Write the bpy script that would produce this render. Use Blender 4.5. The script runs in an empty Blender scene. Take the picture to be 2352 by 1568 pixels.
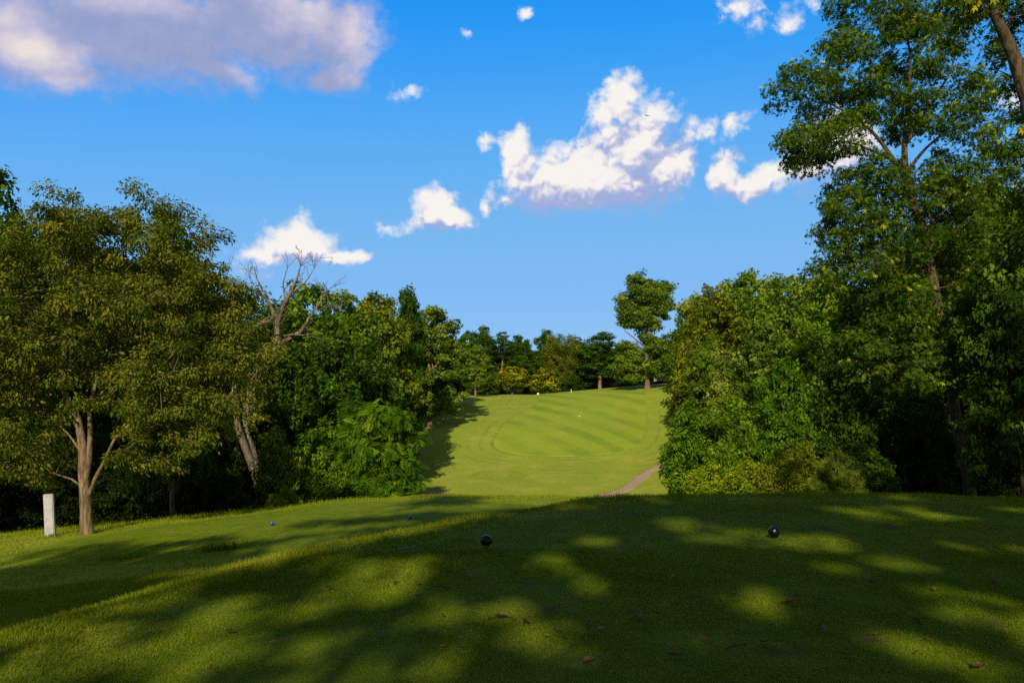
import bpy, math, random
import numpy as np
C = bpy.context.scene.collection
R = math.radians
rngG = np.random.default_rng(7)
random.seed(7)

# ------------------------------------------------------------------ view constants
F, CX, YH, EYE = 1829.0, 1176.0, 920.0, 1.6        # focal length / centre / horizon row in a 2352 px wide frame
SUN_EL, SUN_AZ = 31.0, 0.14                        # elevation (deg); light travels towards (+SUN_AZ, +1)
_t = np.array([SUN_AZ, 1.0, -math.tan(R(SUN_EL)) * math.hypot(SUN_AZ, 1)])
SUNDIR = _t / np.linalg.norm(_t)                   # direction the light travels

def at(px, py, Y):
    return np.array([(px - CX) / F * Y, Y, EYE + (YH - py) / F * Y])

# ------------------------------------------------------------------ numpy helpers
def sstep(a, b, x):
    t = np.clip((x - a) / (b - a), 0, 1)
    return t * t * (3 - 2 * t)

def _hash(ix, iy, s):
    h = (ix * 374761393 + iy * 668265263 + s * 974634777) & 0x7fffffff
    h = ((h ^ (h >> 13)) * 1274126177) & 0x7fffffff
    return ((h ^ (h >> 16)) & 0xffff) / 65535.0

def vnoise(x, y, s=0):
    x = np.asarray(x, float); y = np.asarray(y, float)
    ix = np.floor(x).astype(np.int64); iy = np.floor(y).astype(np.int64)
    fx = x - ix; fy = y - iy
    fx = fx * fx * (3 - 2 * fx); fy = fy * fy * (3 - 2 * fy)
    a = _hash(ix, iy, s); b = _hash(ix + 1, iy, s); c = _hash(ix, iy + 1, s); d = _hash(ix + 1, iy + 1, s)
    return (a * (1 - fx) + b * fx) * (1 - fy) + (c * (1 - fx) + d * fx) * fy - 0.5

# ------------------------------------------------------------------ terrain
_py = np.array([-80, 26.5, 30, 36, 50, 70, 84, 95, 105, 115, 130, 150, 165, 178, 190, 205, 230, 300, 420, 2500], float)
_pz = np.array([0, 0, -.22, -2.1, -5.4, -8.5, -9.3, -7.75, -6.6, -4.95, -1.85, 1.15, 3.0, 4.25, 4.7, 4.6, 5.0, 11.0, 16.0, 18.0], float)
_ty = np.arange(-80, 2500, 0.5)
_tz = np.interp(_ty, _py, _pz)
_k = np.exp(-0.5 * (np.arange(-16, 17) / 6.0) ** 2); _k /= _k.sum()
_tz = np.convolve(np.pad(_tz, 16, mode='edge'), _k, mode='valid')
NX = [-200, -40, -20, -14, -9, -6, -2.5, 2, 10, 20, 40, 200]
NZ = [-6, -4.5, -3.1, -2.5, -2.05, -1.68, -1.5, -1.55, -2.0, -2.3, -3, -3]
EY = [-60, 0, 4, 5.85, 7.9, 9.6, 11.3, 13, 13.9, 16, 20]
EX = [-7, -4.9, -4.3, -3.76, -2.9, -1.97, -.72, 1.0, 2.2, 6, 14]

def edge_s(x, y):
    d1 = (x - np.interp(y, EY, EX)) * .82
    d2 = 14.0 - .012 * (x - 4) ** 2 - y
    k = 1.2
    h = np.clip(.5 + .5 * (d2 - d1) / k, 0, 1)
    return d2 * (1 - h) + d1 * h - k * h * (1 - h)

def height(x, y):
    x = np.asarray(x, float); y = np.asarray(y, float)
    base = np.interp(x, NX, NZ)
    fade = 1 - sstep(30, 80, y)
    base = -1.6 + (base + 1.6) * fade + np.interp(y, _ty, _tz)
    base = base + sstep(135, 165, y) * .085 * np.clip(x - 5, 0, 60)
    base = base + sstep(60, 110, y) * .09 * np.clip(-15 - x, 0, 60)
    base = base + sstep(50, 90, y) * (1 - sstep(130, 160, y)) * .06 * np.clip(x - 24, 0, 60)
    base = base + .25 * vnoise(x / 9, y / 9, 3) * sstep(30, 60, y) * (1 - .6 * sstep(95, 120, y))
    es = edge_s(x, y); m = sstep(-2.1 - 1.2 * sstep(2, 8, x), .35, es)
    plat = .02 - .0035 * (x - 3) ** 2 * .5 - .0012 * (y - 8) ** 2
    plat = np.maximum(plat, -.6)
    z = base * (1 - m) + plat * m
    near = 1 - sstep(25, 60, y)
    z = z + near * (.035 * vnoise(x / 1.7, y / 1.7, 5) + .012 * vnoise(x / .45, y / .45, 6))
    return z

def hz(x, y):
    return float(height(np.array([x]), np.array([y]))[0])

_ys = np.concatenate([np.arange(3, 40, .05), np.arange(40, 320, .2)])
def ground_at(px, py):
    x = (px - CX) / F * _ys
    zr = EYE + (YH - py) / F * _ys
    hit = np.nonzero(zr <= height(x, _ys))[0]
    i = hit[0] if len(hit) else len(_ys) - 1
    return np.array([x[i], _ys[i], hz(x[i], _ys[i])])

# ------------------------------------------------------------------ object helpers
def tag(o, label=None, cat=None, group=None, kind=None):
    if label: o['label'] = label
    if cat: o['category'] = cat
    if group: o['group'] = group
    if kind: o['kind'] = kind
    return o

def thing(name, label, cat, loc, group=None, rz=0):
    o = bpy.data.objects.new(name, None); C.objects.link(o)
    o.empty_display_size = .2
    o.location = loc; o.rotation_euler = (0, 0, rz)
    return tag(o, label, cat, group)

def mesh_np(name, V, faces, mat=None, parent=None, attrs=None, smooth=False):
    """faces: list of int arrays (n,k)."""
    V = np.asarray(V, np.float32)
    me = bpy.data.meshes.new(name)
    me.vertices.add(len(V)); me.vertices.foreach_set('co', V.ravel())
    faces = [np.asarray(f, np.int32) for f in faces if len(f)]
    loops = np.concatenate([f.ravel() for f in faces])
    tot = np.concatenate([np.full(len(f), f.shape[1], np.int32) for f in faces])
    start = np.concatenate([[0], np.cumsum(tot)[:-1]]).astype(np.int32)
    me.loops.add(len(loops)); me.loops.foreach_set('vertex_index', loops)
    me.polygons.add(len(tot)); me.polygons.foreach_set('loop_start', start)
    if smooth: me.polygons.foreach_set('use_smooth', np.ones(len(tot), bool))
    for k, (dom, arr) in (attrs or {}).items():
        a = me.attributes.new(k, 'FLOAT', dom); a.data.foreach_set('value', np.asarray(arr, np.float32))
    me.update(calc_edges=True)
    if mat: me.materials.append(mat)
    o = bpy.data.objects.new(name, me); C.objects.link(o)
    if parent: o.parent = parent
    return o

class MB:
    """collects boxes, tubes, spheres into one mesh"""
    def __init__(s): s.v = []; s.f4 = []; s.f3 = []; s.n = 0
    def add(s, V, q=None, t=None):
        V = np.asarray(V, float).reshape(-1, 3)
        if q is not None and len(q): s.f4.append(np.asarray(q) + s.n)
        if t is not None and len(t): s.f3.append(np.asarray(t) + s.n)
        s.v.append(V); s.n += len(V)
    def box(s, c, d, rot=0):
        x, y, z = np.array(d) / 2
        V = np.array([[-x,-y,-z],[x,-y,-z],[x,y,-z],[-x,y,-z],[-x,-y,z],[x,-y,z],[x,y,z],[-x,y,z]])
        c_, s_ = math.cos(rot), math.sin(rot)
        V = V @ np.array([[c_, s_, 0], [-s_, c_, 0], [0, 0, 1]])
        s.add(V + np.array(c), [[0,3,2,1],[4,5,6,7],[0,1,5,4],[1,2,6,5],[2,3,7,6],[3,0,4,7]])
    def lathe(s, prof, seg=32, c=(0, 0, 0)):
        a = np.linspace(0, 2 * np.pi, seg, endpoint=False)
        V = np.concatenate([np.stack([r * np.cos(a), r * np.sin(a), np.full(seg, z)], 1) for r, z in prof])
        q = []
        for i in range(len(prof) - 1):
            for j in range(seg):
                k = (j + 1) % seg
                q.append([i * seg + j, i * seg + k, (i + 1) * seg + k, (i + 1) * seg + j])
        s.add(V + np.array(c), q)
    def tube(s, P, rad, sides=8, wob=0., rng=None, cap=True):
        P = np.asarray(P, float); n = len(P)
        T = np.gradient(P, axis=0); T /= np.linalg.norm(T, axis=1)[:, None] + 1e-9
        ref = np.array([.1, 1, .05]); ref /= np.linalg.norm(ref)
        A = np.cross(T, ref); A /= np.linalg.norm(A, axis=1)[:, None] + 1e-9
        B = np.cross(T, A)
        th = np.linspace(0, 2 * np.pi, sides, endpoint=False)
        rad = np.asarray(rad, float)[:, None, None] * np.ones((n, sides, 1))
        if wob: rad = rad * (1 + wob * (rng.random((1, sides, 1)) - .5) + .5 * wob * (rng.random((n, sides, 1)) - .5))
        V = P[:, None] + rad * (np.cos(th)[None, :, None] * A[:, None] + np.sin(th)[None, :, None] * B[:, None])
        i = np.arange(n - 1)[:, None] * sides; j = np.arange(sides)[None]; k = (j + 1) % sides
        q = np.stack([i + j, i + k, i + sides + k, i + sides + j], -1).reshape(-1, 4)
        s.add(V.reshape(-1, 3), q)
        if cap:
            s.add(np.vstack([V[-1], P[-1]]), None, [[j, (j + 1) % sides, sides] for j in range(sides)])
    def edges(s, A, B, ra, rb, sides):
        A = np.asarray(A); B = np.asarray(B)
        if not len(A): return
        T = B - A; L = np.linalg.norm(T, axis=1)[:, None] + 1e-9; T = T / L
        B = B + T * np.minimum(L * .06, .02)
        ref = np.tile(np.array([.13, .97, .2]), (len(A), 1))
        U = np.cross(T, ref); U /= np.linalg.norm(U, axis=1)[:, None] + 1e-9
        W = np.cross(T, U)
        th = np.linspace(0, 2 * np.pi, sides, endpoint=False)
        ring = np.cos(th)[None, :, None] * U[:, None] + np.sin(th)[None, :, None] * W[:, None]
        V = np.stack([A[:, None] + ra[:, None, None] * ring, B[:, None] + rb[:, None, None] * ring], 1)
        i = np.arange(len(A))[:, None] * (2 * sides); j = np.arange(sides)[None]; k = (j + 1) % sides
        q = np.stack([i + j, i + k, i + sides + k, i + sides + j], -1).reshape(-1, 4)
        s.add(V.reshape(-1, 3), q)
    def build(s, name, mat, parent=None, smooth=True, attrs=None):
        F_ = []
        if s.f4: F_.append(np.concatenate(s.f4))
        if s.f3: F_.append(np.concatenate(s.f3))
        return mesh_np(name, np.concatenate(s.v), F_, mat, parent, attrs, smooth)

# ------------------------------------------------------------------ node helpers
class NT:
    def __init__(s, tree): s.t = tree; s.n = tree.nodes; s.l = tree.links; s.n.clear()
    def new(s, typ, **kw):
        n = s.n.new(typ)
        for k, v in kw.items(): setattr(n, k, v)
        return n
    def link(s, a, b): s.l.new(a, b)
    def put(s, sock, v):
        if hasattr(v, 'is_output'): s.l.new(v, sock)
        elif v is not None: sock.default_value = v
    def math(s, op, a, b=None, c=None, clamp=False):
        n = s.new('ShaderNodeMath', operation=op, use_clamp=clamp)
        for i, v in enumerate((a, b, c)):
            if v is not None: s.put(n.inputs[i], v)
        return n.outputs[0]
    def vmath(s, op, a, b=None):
        n = s.new('ShaderNodeVectorMath', operation=op)
        s.put(n.inputs[0], a)
        if b is not None: s.put(n.inputs[1], b)
        return n.outputs[1] if op in ('LENGTH', 'DOT_PRODUCT', 'DISTANCE') else n.outputs[0]
    def scale(s, a, f):
        n = s.new('ShaderNodeVectorMath', operation='SCALE'); s.put(n.inputs[0], a); s.put(n.inputs['Scale'], f); return n.outputs[0]
    def noise(s, vec, scale, detail=3, rough=.55, dist=0, lac=2.0):
        n = s.new('ShaderNodeTexNoise'); s.put(n.inputs['Vector'], vec)
        n.inputs['Scale'].default_value = scale; n.inputs['Detail'].default_value = detail
        n.inputs['Roughness'].default_value = rough; n.inputs['Distortion'].default_value = dist; n.inputs['Lacunarity'].default_value = lac
        return n
    def ramp(s, v, lo, hi, a=0., b=1., smooth=True):
        n = s.new('ShaderNodeMapRange', interpolation_type='SMOOTHSTEP' if smooth else 'LINEAR')
        s.put(n.inputs[0], v)
        for i, x in enumerate((lo, hi, a, b)): s.put(n.inputs[i + 1], x)
        return n.outputs[0]
    def mix(s, f, a, b, mode='MIX'):
        n = s.new('ShaderNodeMix', data_type='RGBA', blend_type=mode)
        s.put(n.inputs[0], f)
        for sock, v in ((n.inputs[6], a), (n.inputs[7], b)):
            s.put(sock, v if hasattr(v, 'is_output') else (*v, 1.0))
        return n.outputs[2]
    def attr(s, name):
        return s.new('ShaderNodeAttribute', attribute_name=name).outputs['Fac']
    def bump(s, h, strength, dist=.1):
        n = s.new('ShaderNodeBump'); n.inputs['Strength'].default_value = strength; n.inputs['Distance'].default_value = dist
        s.link(h, n.inputs['Height']); return n.outputs[0]

def material(name):
    m = bpy.data.materials.new(name); m.use_nodes = True
    t = NT(m.node_tree); out = t.new('ShaderNodeOutputMaterial')
    return m, t, out

def pbr(name, col, rough=.6, metal=0, spec=.5, noise=0, nscale=10, bump=0, coat=0):
    m, t, out = material(name)
    p = t.new('ShaderNodeBsdfPrincipled')
    p.inputs['Roughness'].default_value = rough; p.inputs['Metallic'].default_value = metal
    p.inputs['Specular IOR Level'].default_value = spec; p.inputs['Coat Weight'].default_value = coat
    tc = t.new('ShaderNodeTexCoord').outputs['Object']
    nz = t.noise(tc, nscale, 5)
    t.link(t.mix(nz.outputs[0], [c * (1 - noise) for c in col], [min(1, c * (1 + noise)) for c in col]), p.inputs['Base Color'])
    if bump: t.link(t.bump(nz.outputs[0], bump), p.inputs['Normal'])
    t.link(p.outputs[0], out.inputs[0])
    return m

def leaf_mat(name, dark, mid, light, trans=.28, gloss=.004, rough=.45, pos=(.15, .55, .95)):
    m, t, out = material(name)
    oi = t.new('ShaderNodeObjectInfo')
    tint = t.math('ADD', t.attr('tint'), t.math('MULTIPLY', t.math('SUBTRACT', oi.outputs['Random'], .5), .18))
    cr = t.new('ShaderNodeValToRGB'); e = cr.color_ramp.elements
    e[0].position = pos[0]; e[0].color = (*dark, 1); e[1].position = pos[2]; e[1].color = (*light, 1)
    x = e.new(pos[1]); x.color = (*mid, 1)
    t.link(tint, cr.inputs[0])
    d = t.new('ShaderNodeBsdfDiffuse'); tr = t.new('ShaderNodeBsdfTranslucent'); g = t.new('ShaderNodeBsdfGlossy')
    g.inputs['Roughness'].default_value = rough
    t.link(cr.outputs[0], d.inputs[0])
    t.link(t.mix(.5, cr.outputs[0], (.25, .38, .02), 'MIX'), tr.inputs[0])
    g.inputs[0].default_value = (1, 1, 1, 1)
    m1 = t.new('ShaderNodeMixShader'); m1.inputs[0].default_value = trans
    t.link(d.outputs[0], m1.inputs[1]); t.link(tr.outputs[0], m1.inputs[2])
    m2 = t.new('ShaderNodeMixShader'); m2.inputs[0].default_value = gloss
    t.link(m1.outputs[0], m2.inputs[1]); t.link(g.outputs[0], m2.inputs[2])
    t.link(m2.outputs[0], out.inputs[0])
    return m

def bark_mat(name, a, b, scale=6, bump=.6):
    m, t, out = material(name)
    p = t.new('ShaderNodeBsdfPrincipled'); p.inputs['Roughness'].default_value = .9; p.inputs['Specular IOR Level'].default_value = .15
    tc = t.new('ShaderNodeTexCoord').outputs['Object']
    v = t.vmath('MULTIPLY', tc, (1, 1, .16))
    n1 = t.noise(v, scale * 3, 6, .65); n2 = t.noise(tc, 1.3, 3)
    f = t.math('MULTIPLY', t.ramp(n1.outputs[0], .35, .65), t.ramp(n2.outputs[0], .25, .7, .5, 1.0))
    t.link(t.mix(f, a, b), p.inputs['Base Color'])
    t.link(t.bump(n1.outputs[0], bump, .05), p.inputs['Normal'])
    t.link(p.outputs[0], out.inputs[0])
    return m

# ------------------------------------------------------------------ materials
LM = {
 'olive':  leaf_mat('leaf_olive', (.034, .054, .004), (.092, .130, .008), (.215, .205, .020)),
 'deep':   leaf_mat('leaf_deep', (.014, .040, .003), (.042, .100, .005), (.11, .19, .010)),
 'mid':    leaf_mat('leaf_mid', (.032, .080, .003), (.098, .195, .006), (.22, .32, .014)),
 'grey':   leaf_mat('leaf_grey', (.038, .080, .007), (.125, .205, .015), (.27, .34, .040)),
 'bright': leaf_mat('leaf_bright', (.030, .085, .003), (.078, .185, .005), (.19, .30, .010)),
 'lime':   leaf_mat('leaf_lime', (.075, .14, .004), (.19, .28, .007), (.38, .42, .015)),
 'yolive': leaf_mat('leaf_yolive', (.055, .080, .004), (.150, .190, .008), (.30, .32, .018)),
 'gold':   leaf_mat('leaf_gold', (.05, .09, .004), (.17, .20, .006), (.70, .54, .010), pos=(.2, .52, .9)),
 'ash':    leaf_mat('leaf_ash', (.022, .055, .004), (.062, .130, .007), (.50, .44, .02), pos=(.1, .6, 1.05)),
 'needle': leaf_mat('leaf_needle', (.05, .095, .007), (.14, .20, .02), (.30, .33, .05)),
 'sumac':  leaf_mat('leaf_sumac', (.026, .075, .003), (.085, .195, .006), (.22, .32, .014)),
 'black':  leaf_mat('leaf_painted_shade', (.006, .014, .002), (.014, .030, .003), (.03, .055, .005)),  # near-black leaf colour carries the deep shade under the woods
 'ivy':    leaf_mat('leaf_ivy', (.05, .07, .005), (.13, .16, .008), (.26, .27, .018)),
}
BK = {
 'tan':  bark_mat('bark_tan', (.085, .058, .036), (.30, .215, .13), 5),
 'brown': bark_mat('bark_brown', (.035, .026, .017), (.17, .125, .08), 4),
 'dark': bark_mat('bark_dark', (.022, .017, .012), (.085, .065, .045), 4),
 'bone': bark_mat('bark_bone', (.07, .056, .042), (.27, .215, .155), 4),
 'pale': bark_mat('bark_pale', (.12, .09, .055), (.34, .26, .17), 4),
}

# ------------------------------------------------------------------ leaf templates: list of (base, left, tip, right) in (a, b, n) axes
def leaf_quad(o, d, L, W, fold=.18):
    d = np.array(d, float); d /= np.linalg.norm(d); side = np.array([-d[1], d[0], 0]); o = np.array(o, float)
    mid = o + d * L * .45
    return [o, mid + side * W / 2 + np.array([0, 0, fold * W]), o + d * L, mid - side * W / 2 + np.array([0, 0, fold * W])]
TEMPL = {
 'simple': np.array([leaf_quad((0, 0, 0), (1, 0, 0), 1, .46)]),
 'broad': np.array([leaf_quad((0, 0, 0), (1, 0, 0), 1, .75)]),
 'spray': np.array([leaf_quad((0, 0, 0), (1, .75, .1), .62, .44), leaf_quad((.1, 0, 0), (1, -.8, .05), .62, .44), leaf_quad((.3, 0, .03), (1, 0.05, 0), .7, .44)]),
 'palm': np.array([leaf_quad((.3, 0, 0), (1, .0, -.25), .75, .22), leaf_quad((.26, 0, 0), (1, .55, -.3), .66, .20), leaf_quad((.26, 0, 0), (1, -.55, -.3), .66, .20),
                   leaf_quad((.1, 0, 0), (.7, 1, -.3), .46, .16), leaf_quad((.1, 0, 0), (.7, -1, -.3), .46, .16)]),
 'pinn': np.array(sum([[leaf_quad((t, .0, -.25 * t * t), (.5, 1, -.25), .34 * (1.15 - .55 * abs(t - .45)), .10), leaf_quad((t, 0, -.25 * t * t), (.5, -1, -.25), .34 * (1.15 - .55 * abs(t - .45)), .10)]
                   for t in np.linspace(.15, .92, 8)], []) + [leaf_quad((.95, 0, -.23), (1, 0, -.4), .25, .09)]),
 'needle': np.array([leaf_quad((0, 0, 0), (1, s, q), 1, .085, 0) for s, q in ((0, 0), (.35, .2), (-.35, .2), (.6, -.1), (-.6, -.1), (.15, -.4), (-.2, .45), (.9, .3), (-.9, .3))]),
}

def unit(v): return v / (np.linalg.norm(v, axis=-1, keepdims=True) + 1e-9)

def leaves_mesh(name, P, OUT, size, tint, templ, droop, upb, rng, mat, parent, cull=None):
    n = len(P)
    nrm = unit(np.array([0, 0, upb * .85]) + .70 * OUT + .72 * unit(rng.normal(size=(n, 3))))
    a = unit(.7 * OUT + .75 * unit(rng.normal(size=(n, 3))) - np.array([0, 0, droop]))
    a = unit(a - nrm * (a * nrm).sum(1, keepdims=True) * .85)
    b = unit(np.cross(nrm, a)); nn = np.cross(a, b)
    if cull is not None:
        keep = cull(P)
        P, a, b, nn, size, tint = P[keep], a[keep], b[keep], nn[keep], size[keep], tint[keep]; n = len(P)
    T = TEMPL[templ]; q = len(T)
    T = T.reshape(-1, 3)
    V = P[:, None] + size[:, None, None] * (T[None, :, 0:1] * a[:, None] + T[None, :, 1:2] * b[:, None] + T[None, :, 2:3] * nn[:, None])
    V = V.reshape(-1, 3)
    base = (np.arange(n * q) * 4)[:, None]
    tri = np.concatenate([base + np.array([[0, 2, 1]]), base + np.array([[0, 3, 2]])], 1).reshape(-1, 3)
    tt = np.repeat(tint, q * 2)
    return mesh_np(name, V, [tri], mat, parent, {'tint': ('FACE', tt)})

# ------------------------------------------------------------------ the tree builder
def densify(pts, step=.5):
    pts = np.asarray(pts, float); out = []
    n = len(pts)
    for i in range(n - 1):
        p0 = pts[max(i - 1, 0)]; p1 = pts[i]; p2 = pts[i + 1]; p3 = pts[min(i + 2, n - 1)]
        m = max(1, int(np.linalg.norm((p2 - p1)[:3]) / step))
        for k in range(m):
            t = k / m
            out.append(.5 * ((2 * p1) + (-p0 + p2) * t + (2 * p0 - 5 * p1 + 4 * p2 - p3) * t * t + (-p0 + 3 * p1 - 3 * p2 + p3) * t ** 3))
    out.append(pts[-1])
    return np.array(out)

def sample_clumps(ells, n, rng, mind, shell):
    E = np.array(ells, float)
    w = np.prod(E[:, 3:6], 1) ** (2 / 3); w /= w.sum()
    P = np.zeros((0, 3)); O = np.zeros((0, 3)); tries = 0
    while len(P) < n and tries < n * 40:
        tries += 1
        i = rng.choice(len(E), p=w); e = E[i]
        d = rng.normal(size=3); d /= np.linalg.norm(d)
        r = (1 - .38 * rng.random() ** 1.6) if rng.random() < shell else .62 * rng.random() ** .5
        p = e[:3] + d * r * e[3:6]
        q = np.linalg.norm((p - E[:, :3]) / E[:, 3:6], axis=1); q[i] = 9
        if q.min() < .55 and rng.random() < .75: continue
        if len(P) and np.min(np.linalg.norm(P - p, axis=1)) < mind: continue
        P = np.vstack([P, p]); O = np.vstack([O, d])
    return P, O

def lumpy(ells, rl, k, rng, core=True):
    """replace each ellipsoid by a smaller core and k..3k lumps sitting on its shell"""
    out = []
    for e in np.array(ells, float):
        m = np.array(e[3:6]); rm = float(np.prod(m) ** (1 / 3))
        if core: out.append((*e[:3], *(m * .72)))
        n = max(3, int(k * (rm / rl) ** 2))
        n = min(n, 26); G = (np.arange(n) + .5) / n; ph = np.pi * (1 + 5 ** .5) * np.arange(n) + rng.uniform(0, 6.28)
        d = np.stack([np.sqrt(1 - (1 - 2 * G) ** 2) * np.cos(ph), np.sqrt(1 - (1 - 2 * G) ** 2) * np.sin(ph), 1 - 2 * G], 1)
        d = unit(d + rng.normal(0, .18, d.shape))
        for q in d:
            r = rl * rng.uniform(.65, 1.3)
            out.append((*(e[:3] + q * np.maximum(m - .55 * r, .3 * m)), r * rng.uniform(.9, 1.25), r * rng.uniform(.9, 1.25), r * rng.uniform(.7, .95)))
    return out

def grow(ells, trunks, nclump, rng, mind, shell=.72, seg=.7, lift=.10, tip=.012):
    """returns clump centres, outward dirs and skeleton arrays"""
    P, O = sample_clumps(ells, nclump, rng, mind, shell)
    cap = 6000 + len(P) * 14
    N = np.zeros((cap, 3)); par = np.full(cap, -1); rad = np.zeros(cap); fixed = np.zeros(cap, bool); plen = np.zeros(cap); cnt = 0
    runs = []
    for tr in trunks:
        tr = np.asarray(tr, float); dn = densify(tr, .45)
        st = cnt
        for k in range(len(dn)):
            N[cnt] = dn[k, :3]; rad[cnt] = max(dn[k, 3], .01); fixed[cnt] = True
            par[cnt] = cnt - 1 if k else -1
            plen[cnt] = plen[cnt - 1] + np.linalg.norm(N[cnt] - N[cnt - 1]) if k else 0
            cnt += 1
        runs.append((st, cnt))
    ntr = cnt
    if len(P):
        dd = np.array([np.min(np.linalg.norm(N[:ntr] - p, axis=1)) for p in P])
        for i in np.argsort(dd):
            p = P[i]
            df = p - N[:cnt]; d = np.linalg.norm(df, axis=1)
            cost = d + 1.1 * np.clip(-df[:, 2] + .15 * d, 0, None) + .10 * plen[:cnt]
            j = int(np.argmin(cost)); L = d[j]
            m = max(1, int(math.ceil(L / seg))); prev = j
            off = rng.normal(size=3) * .05 * L
            for k in range(1, m + 1):
                t = k / m
                q = N[j] + (p - N[j]) * t + np.array([0, 0, lift * L * math.sin(math.pi * t)]) + off * math.sin(math.pi * t) + (rng.normal(size=3) * .04 * seg if k < m else 0)
                N[cnt] = q; par[cnt] = prev; plen[cnt] = plen[prev] + L / m; prev = cnt; cnt += 1
    N = N[:cnt]; par = par[:cnt]; rad = rad[:cnt]; fixed = fixed[:cnt]
    acc = np.zeros(cnt)
    for i in range(cnt - 1, -1, -1):
        if not fixed[i]:
            r = max(tip, acc[i] ** (1 / 2.3)) if acc[i] > 0 else tip
            if par[i] >= 0: r = min(r, rad[par[i]] * .85) if fixed[par[i]] else r
            rad[i] = r
        if par[i] >= 0: acc[par[i]] += max(rad[i], 1e-4) ** 2.3 if not fixed[i] else 0
    return P, O, N, par, rad, fixed, runs

def wood_mesh(N, par, rad, fixed, runs, rng, mat, parent, rmin=0, extra=None, flare=1.5, name='trunk'):
    mb = MB()
    for s, e in runs:
        r = rad[s:e].copy()
        if s == 0:
            h = N[s:e, 2] - N[s, 2]
            r = r * (1 + (flare - 1) * np.exp(-np.clip(h, 0, None) / .35))
        mb.tube(N[s:e], r, 12, .22, rng)
    ch = np.nonzero((par >= 0) & ~fixed & (rad >= rmin))[0]
    rp = np.minimum(rad[par[ch]], rad[ch] * 1.5)
    thick = rad[ch] > .035
    mb.edges(N[par[ch]][thick], N[ch][thick], rp[thick], rad[ch][thick], 6)
    mb.edges(N[par[ch]][~thick], N[ch][~thick], rp[~thick], rad[ch][~thick], 3)
    if extra is not None:
        A, B, r0, r1 = extra
        mb.edges(A, B, r0, r1, 3)
    return mb.build(name, mat, parent)

def make_tree(name, label, cat, base, trunks, ells, nclump, clumpR, nleaf, leafL, templ='simple', droop=.4, upb=.6,
              leaf='mid', bark='brown', seed=1, mind=.8, shell=.72, flat=.6, group=None, twigs=3, rmin=0, cull=None,
              tintfn=None, tip=.012, lift=.1, flare=1.5, sparse=0., crown='crown', lsd=.36, lump=None):
    rng = np.random.default_rng(seed)
    if lump: ells = lumpy(ells, lump[0], lump[1], rng, len(lump) < 3)
    root = thing(name, label, cat, tuple(base), group)
    P, O, N, par, rad, fixed, runs = grow(ells, trunks, nclump, rng, mind, shell, tip=tip, lift=lift)
    n = len(P)
    cnt = np.maximum(3, (nleaf * (1 - sparse * rng.random(n)) * rng.uniform(.6, 1.35, n)).astype(int))
    idx = np.repeat(np.arange(n), cnt); M = len(idx)
    d = unit(rng.normal(size=(M, 3)))
    r = rng.random(M) ** .45
    rr = clumpR * rng.uniform(.65, 1.3, n)
    loc = d * r[:, None] * rr[idx][:, None]
    loc[:, 2] *= flat
    loc[:, 2] -= .25 * (loc[:, 0] ** 2 + loc[:, 1] ** 2) / (rr[idx] + .01) * droop
    LP = P[idx] + loc
    OUT = unit(d * .8 + O[idx] * .5 + np.array([0, 0, .1]))
    ctint = rng.normal(0, .17, n)
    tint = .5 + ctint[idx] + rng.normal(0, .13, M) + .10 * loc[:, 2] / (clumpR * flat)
    if tintfn is not None: tint = tintfn(tint, LP, loc / clumpR, rng)
    size = leafL * np.clip(rng.normal(1, lsd, M), .5, 1.7)
    extra = None
    if twigs:
        ti = np.repeat(np.arange(n), twigs)
        pick = np.concatenate([[0], np.cumsum(cnt)[:-1]])[ti] + (rng.random(len(ti)) * cnt[ti]).astype(int)
        extra = (P[ti], LP[pick], np.full(len(ti), tip * .8), np.full(len(ti), tip * .4))
    wood_mesh(N, par, rad, fixed, runs, rng, BK[bark], root, rmin, extra, flare)
    cf = None
    if cull is not None: cf = lambda Q: cull(Q + np.array(base))
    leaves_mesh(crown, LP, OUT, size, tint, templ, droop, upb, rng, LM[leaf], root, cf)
    return root

def px_ells(lst, base):
    """(px, py, rx_px, ry_px, Y, depth_radius_m) -> local ellipsoids"""
    out = []
    for px, py, rx, ry, Y, rd in lst:
        c = at(px, py, Y) - np.array(base)
        out.append((*c, rx / F * Y, rd, ry / F * Y))
    return out

def px_trunk(lst, base):
    return [(*(at(px, py, Y) - np.array(base)), r) for px, py, Y, r in lst]

def copy_tree(o, loc, rz, sx, sz, label, group=None, leaf=None, bark=None):
    c = o.copy(); C.objects.link(c)
    c.location = loc; c.rotation_euler = (0, 0, rz); c.scale = (sx, sx, sz)
    c['label'] = label
    if 'group' in c and not group: del c['group']
    if group: c['group'] = group
    for ch in list(o.children):
        k = ch.copy(); C.objects.link(k); k.parent = c
        m = LM[leaf] if (leaf and not ch.name.startswith('trunk')) else BK[bark] if (bark and ch.name.startswith('trunk')) else None
        if m:
            k.material_slots[0].link = 'OBJECT'; k.material_slots[0].material = m
    return c


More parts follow.
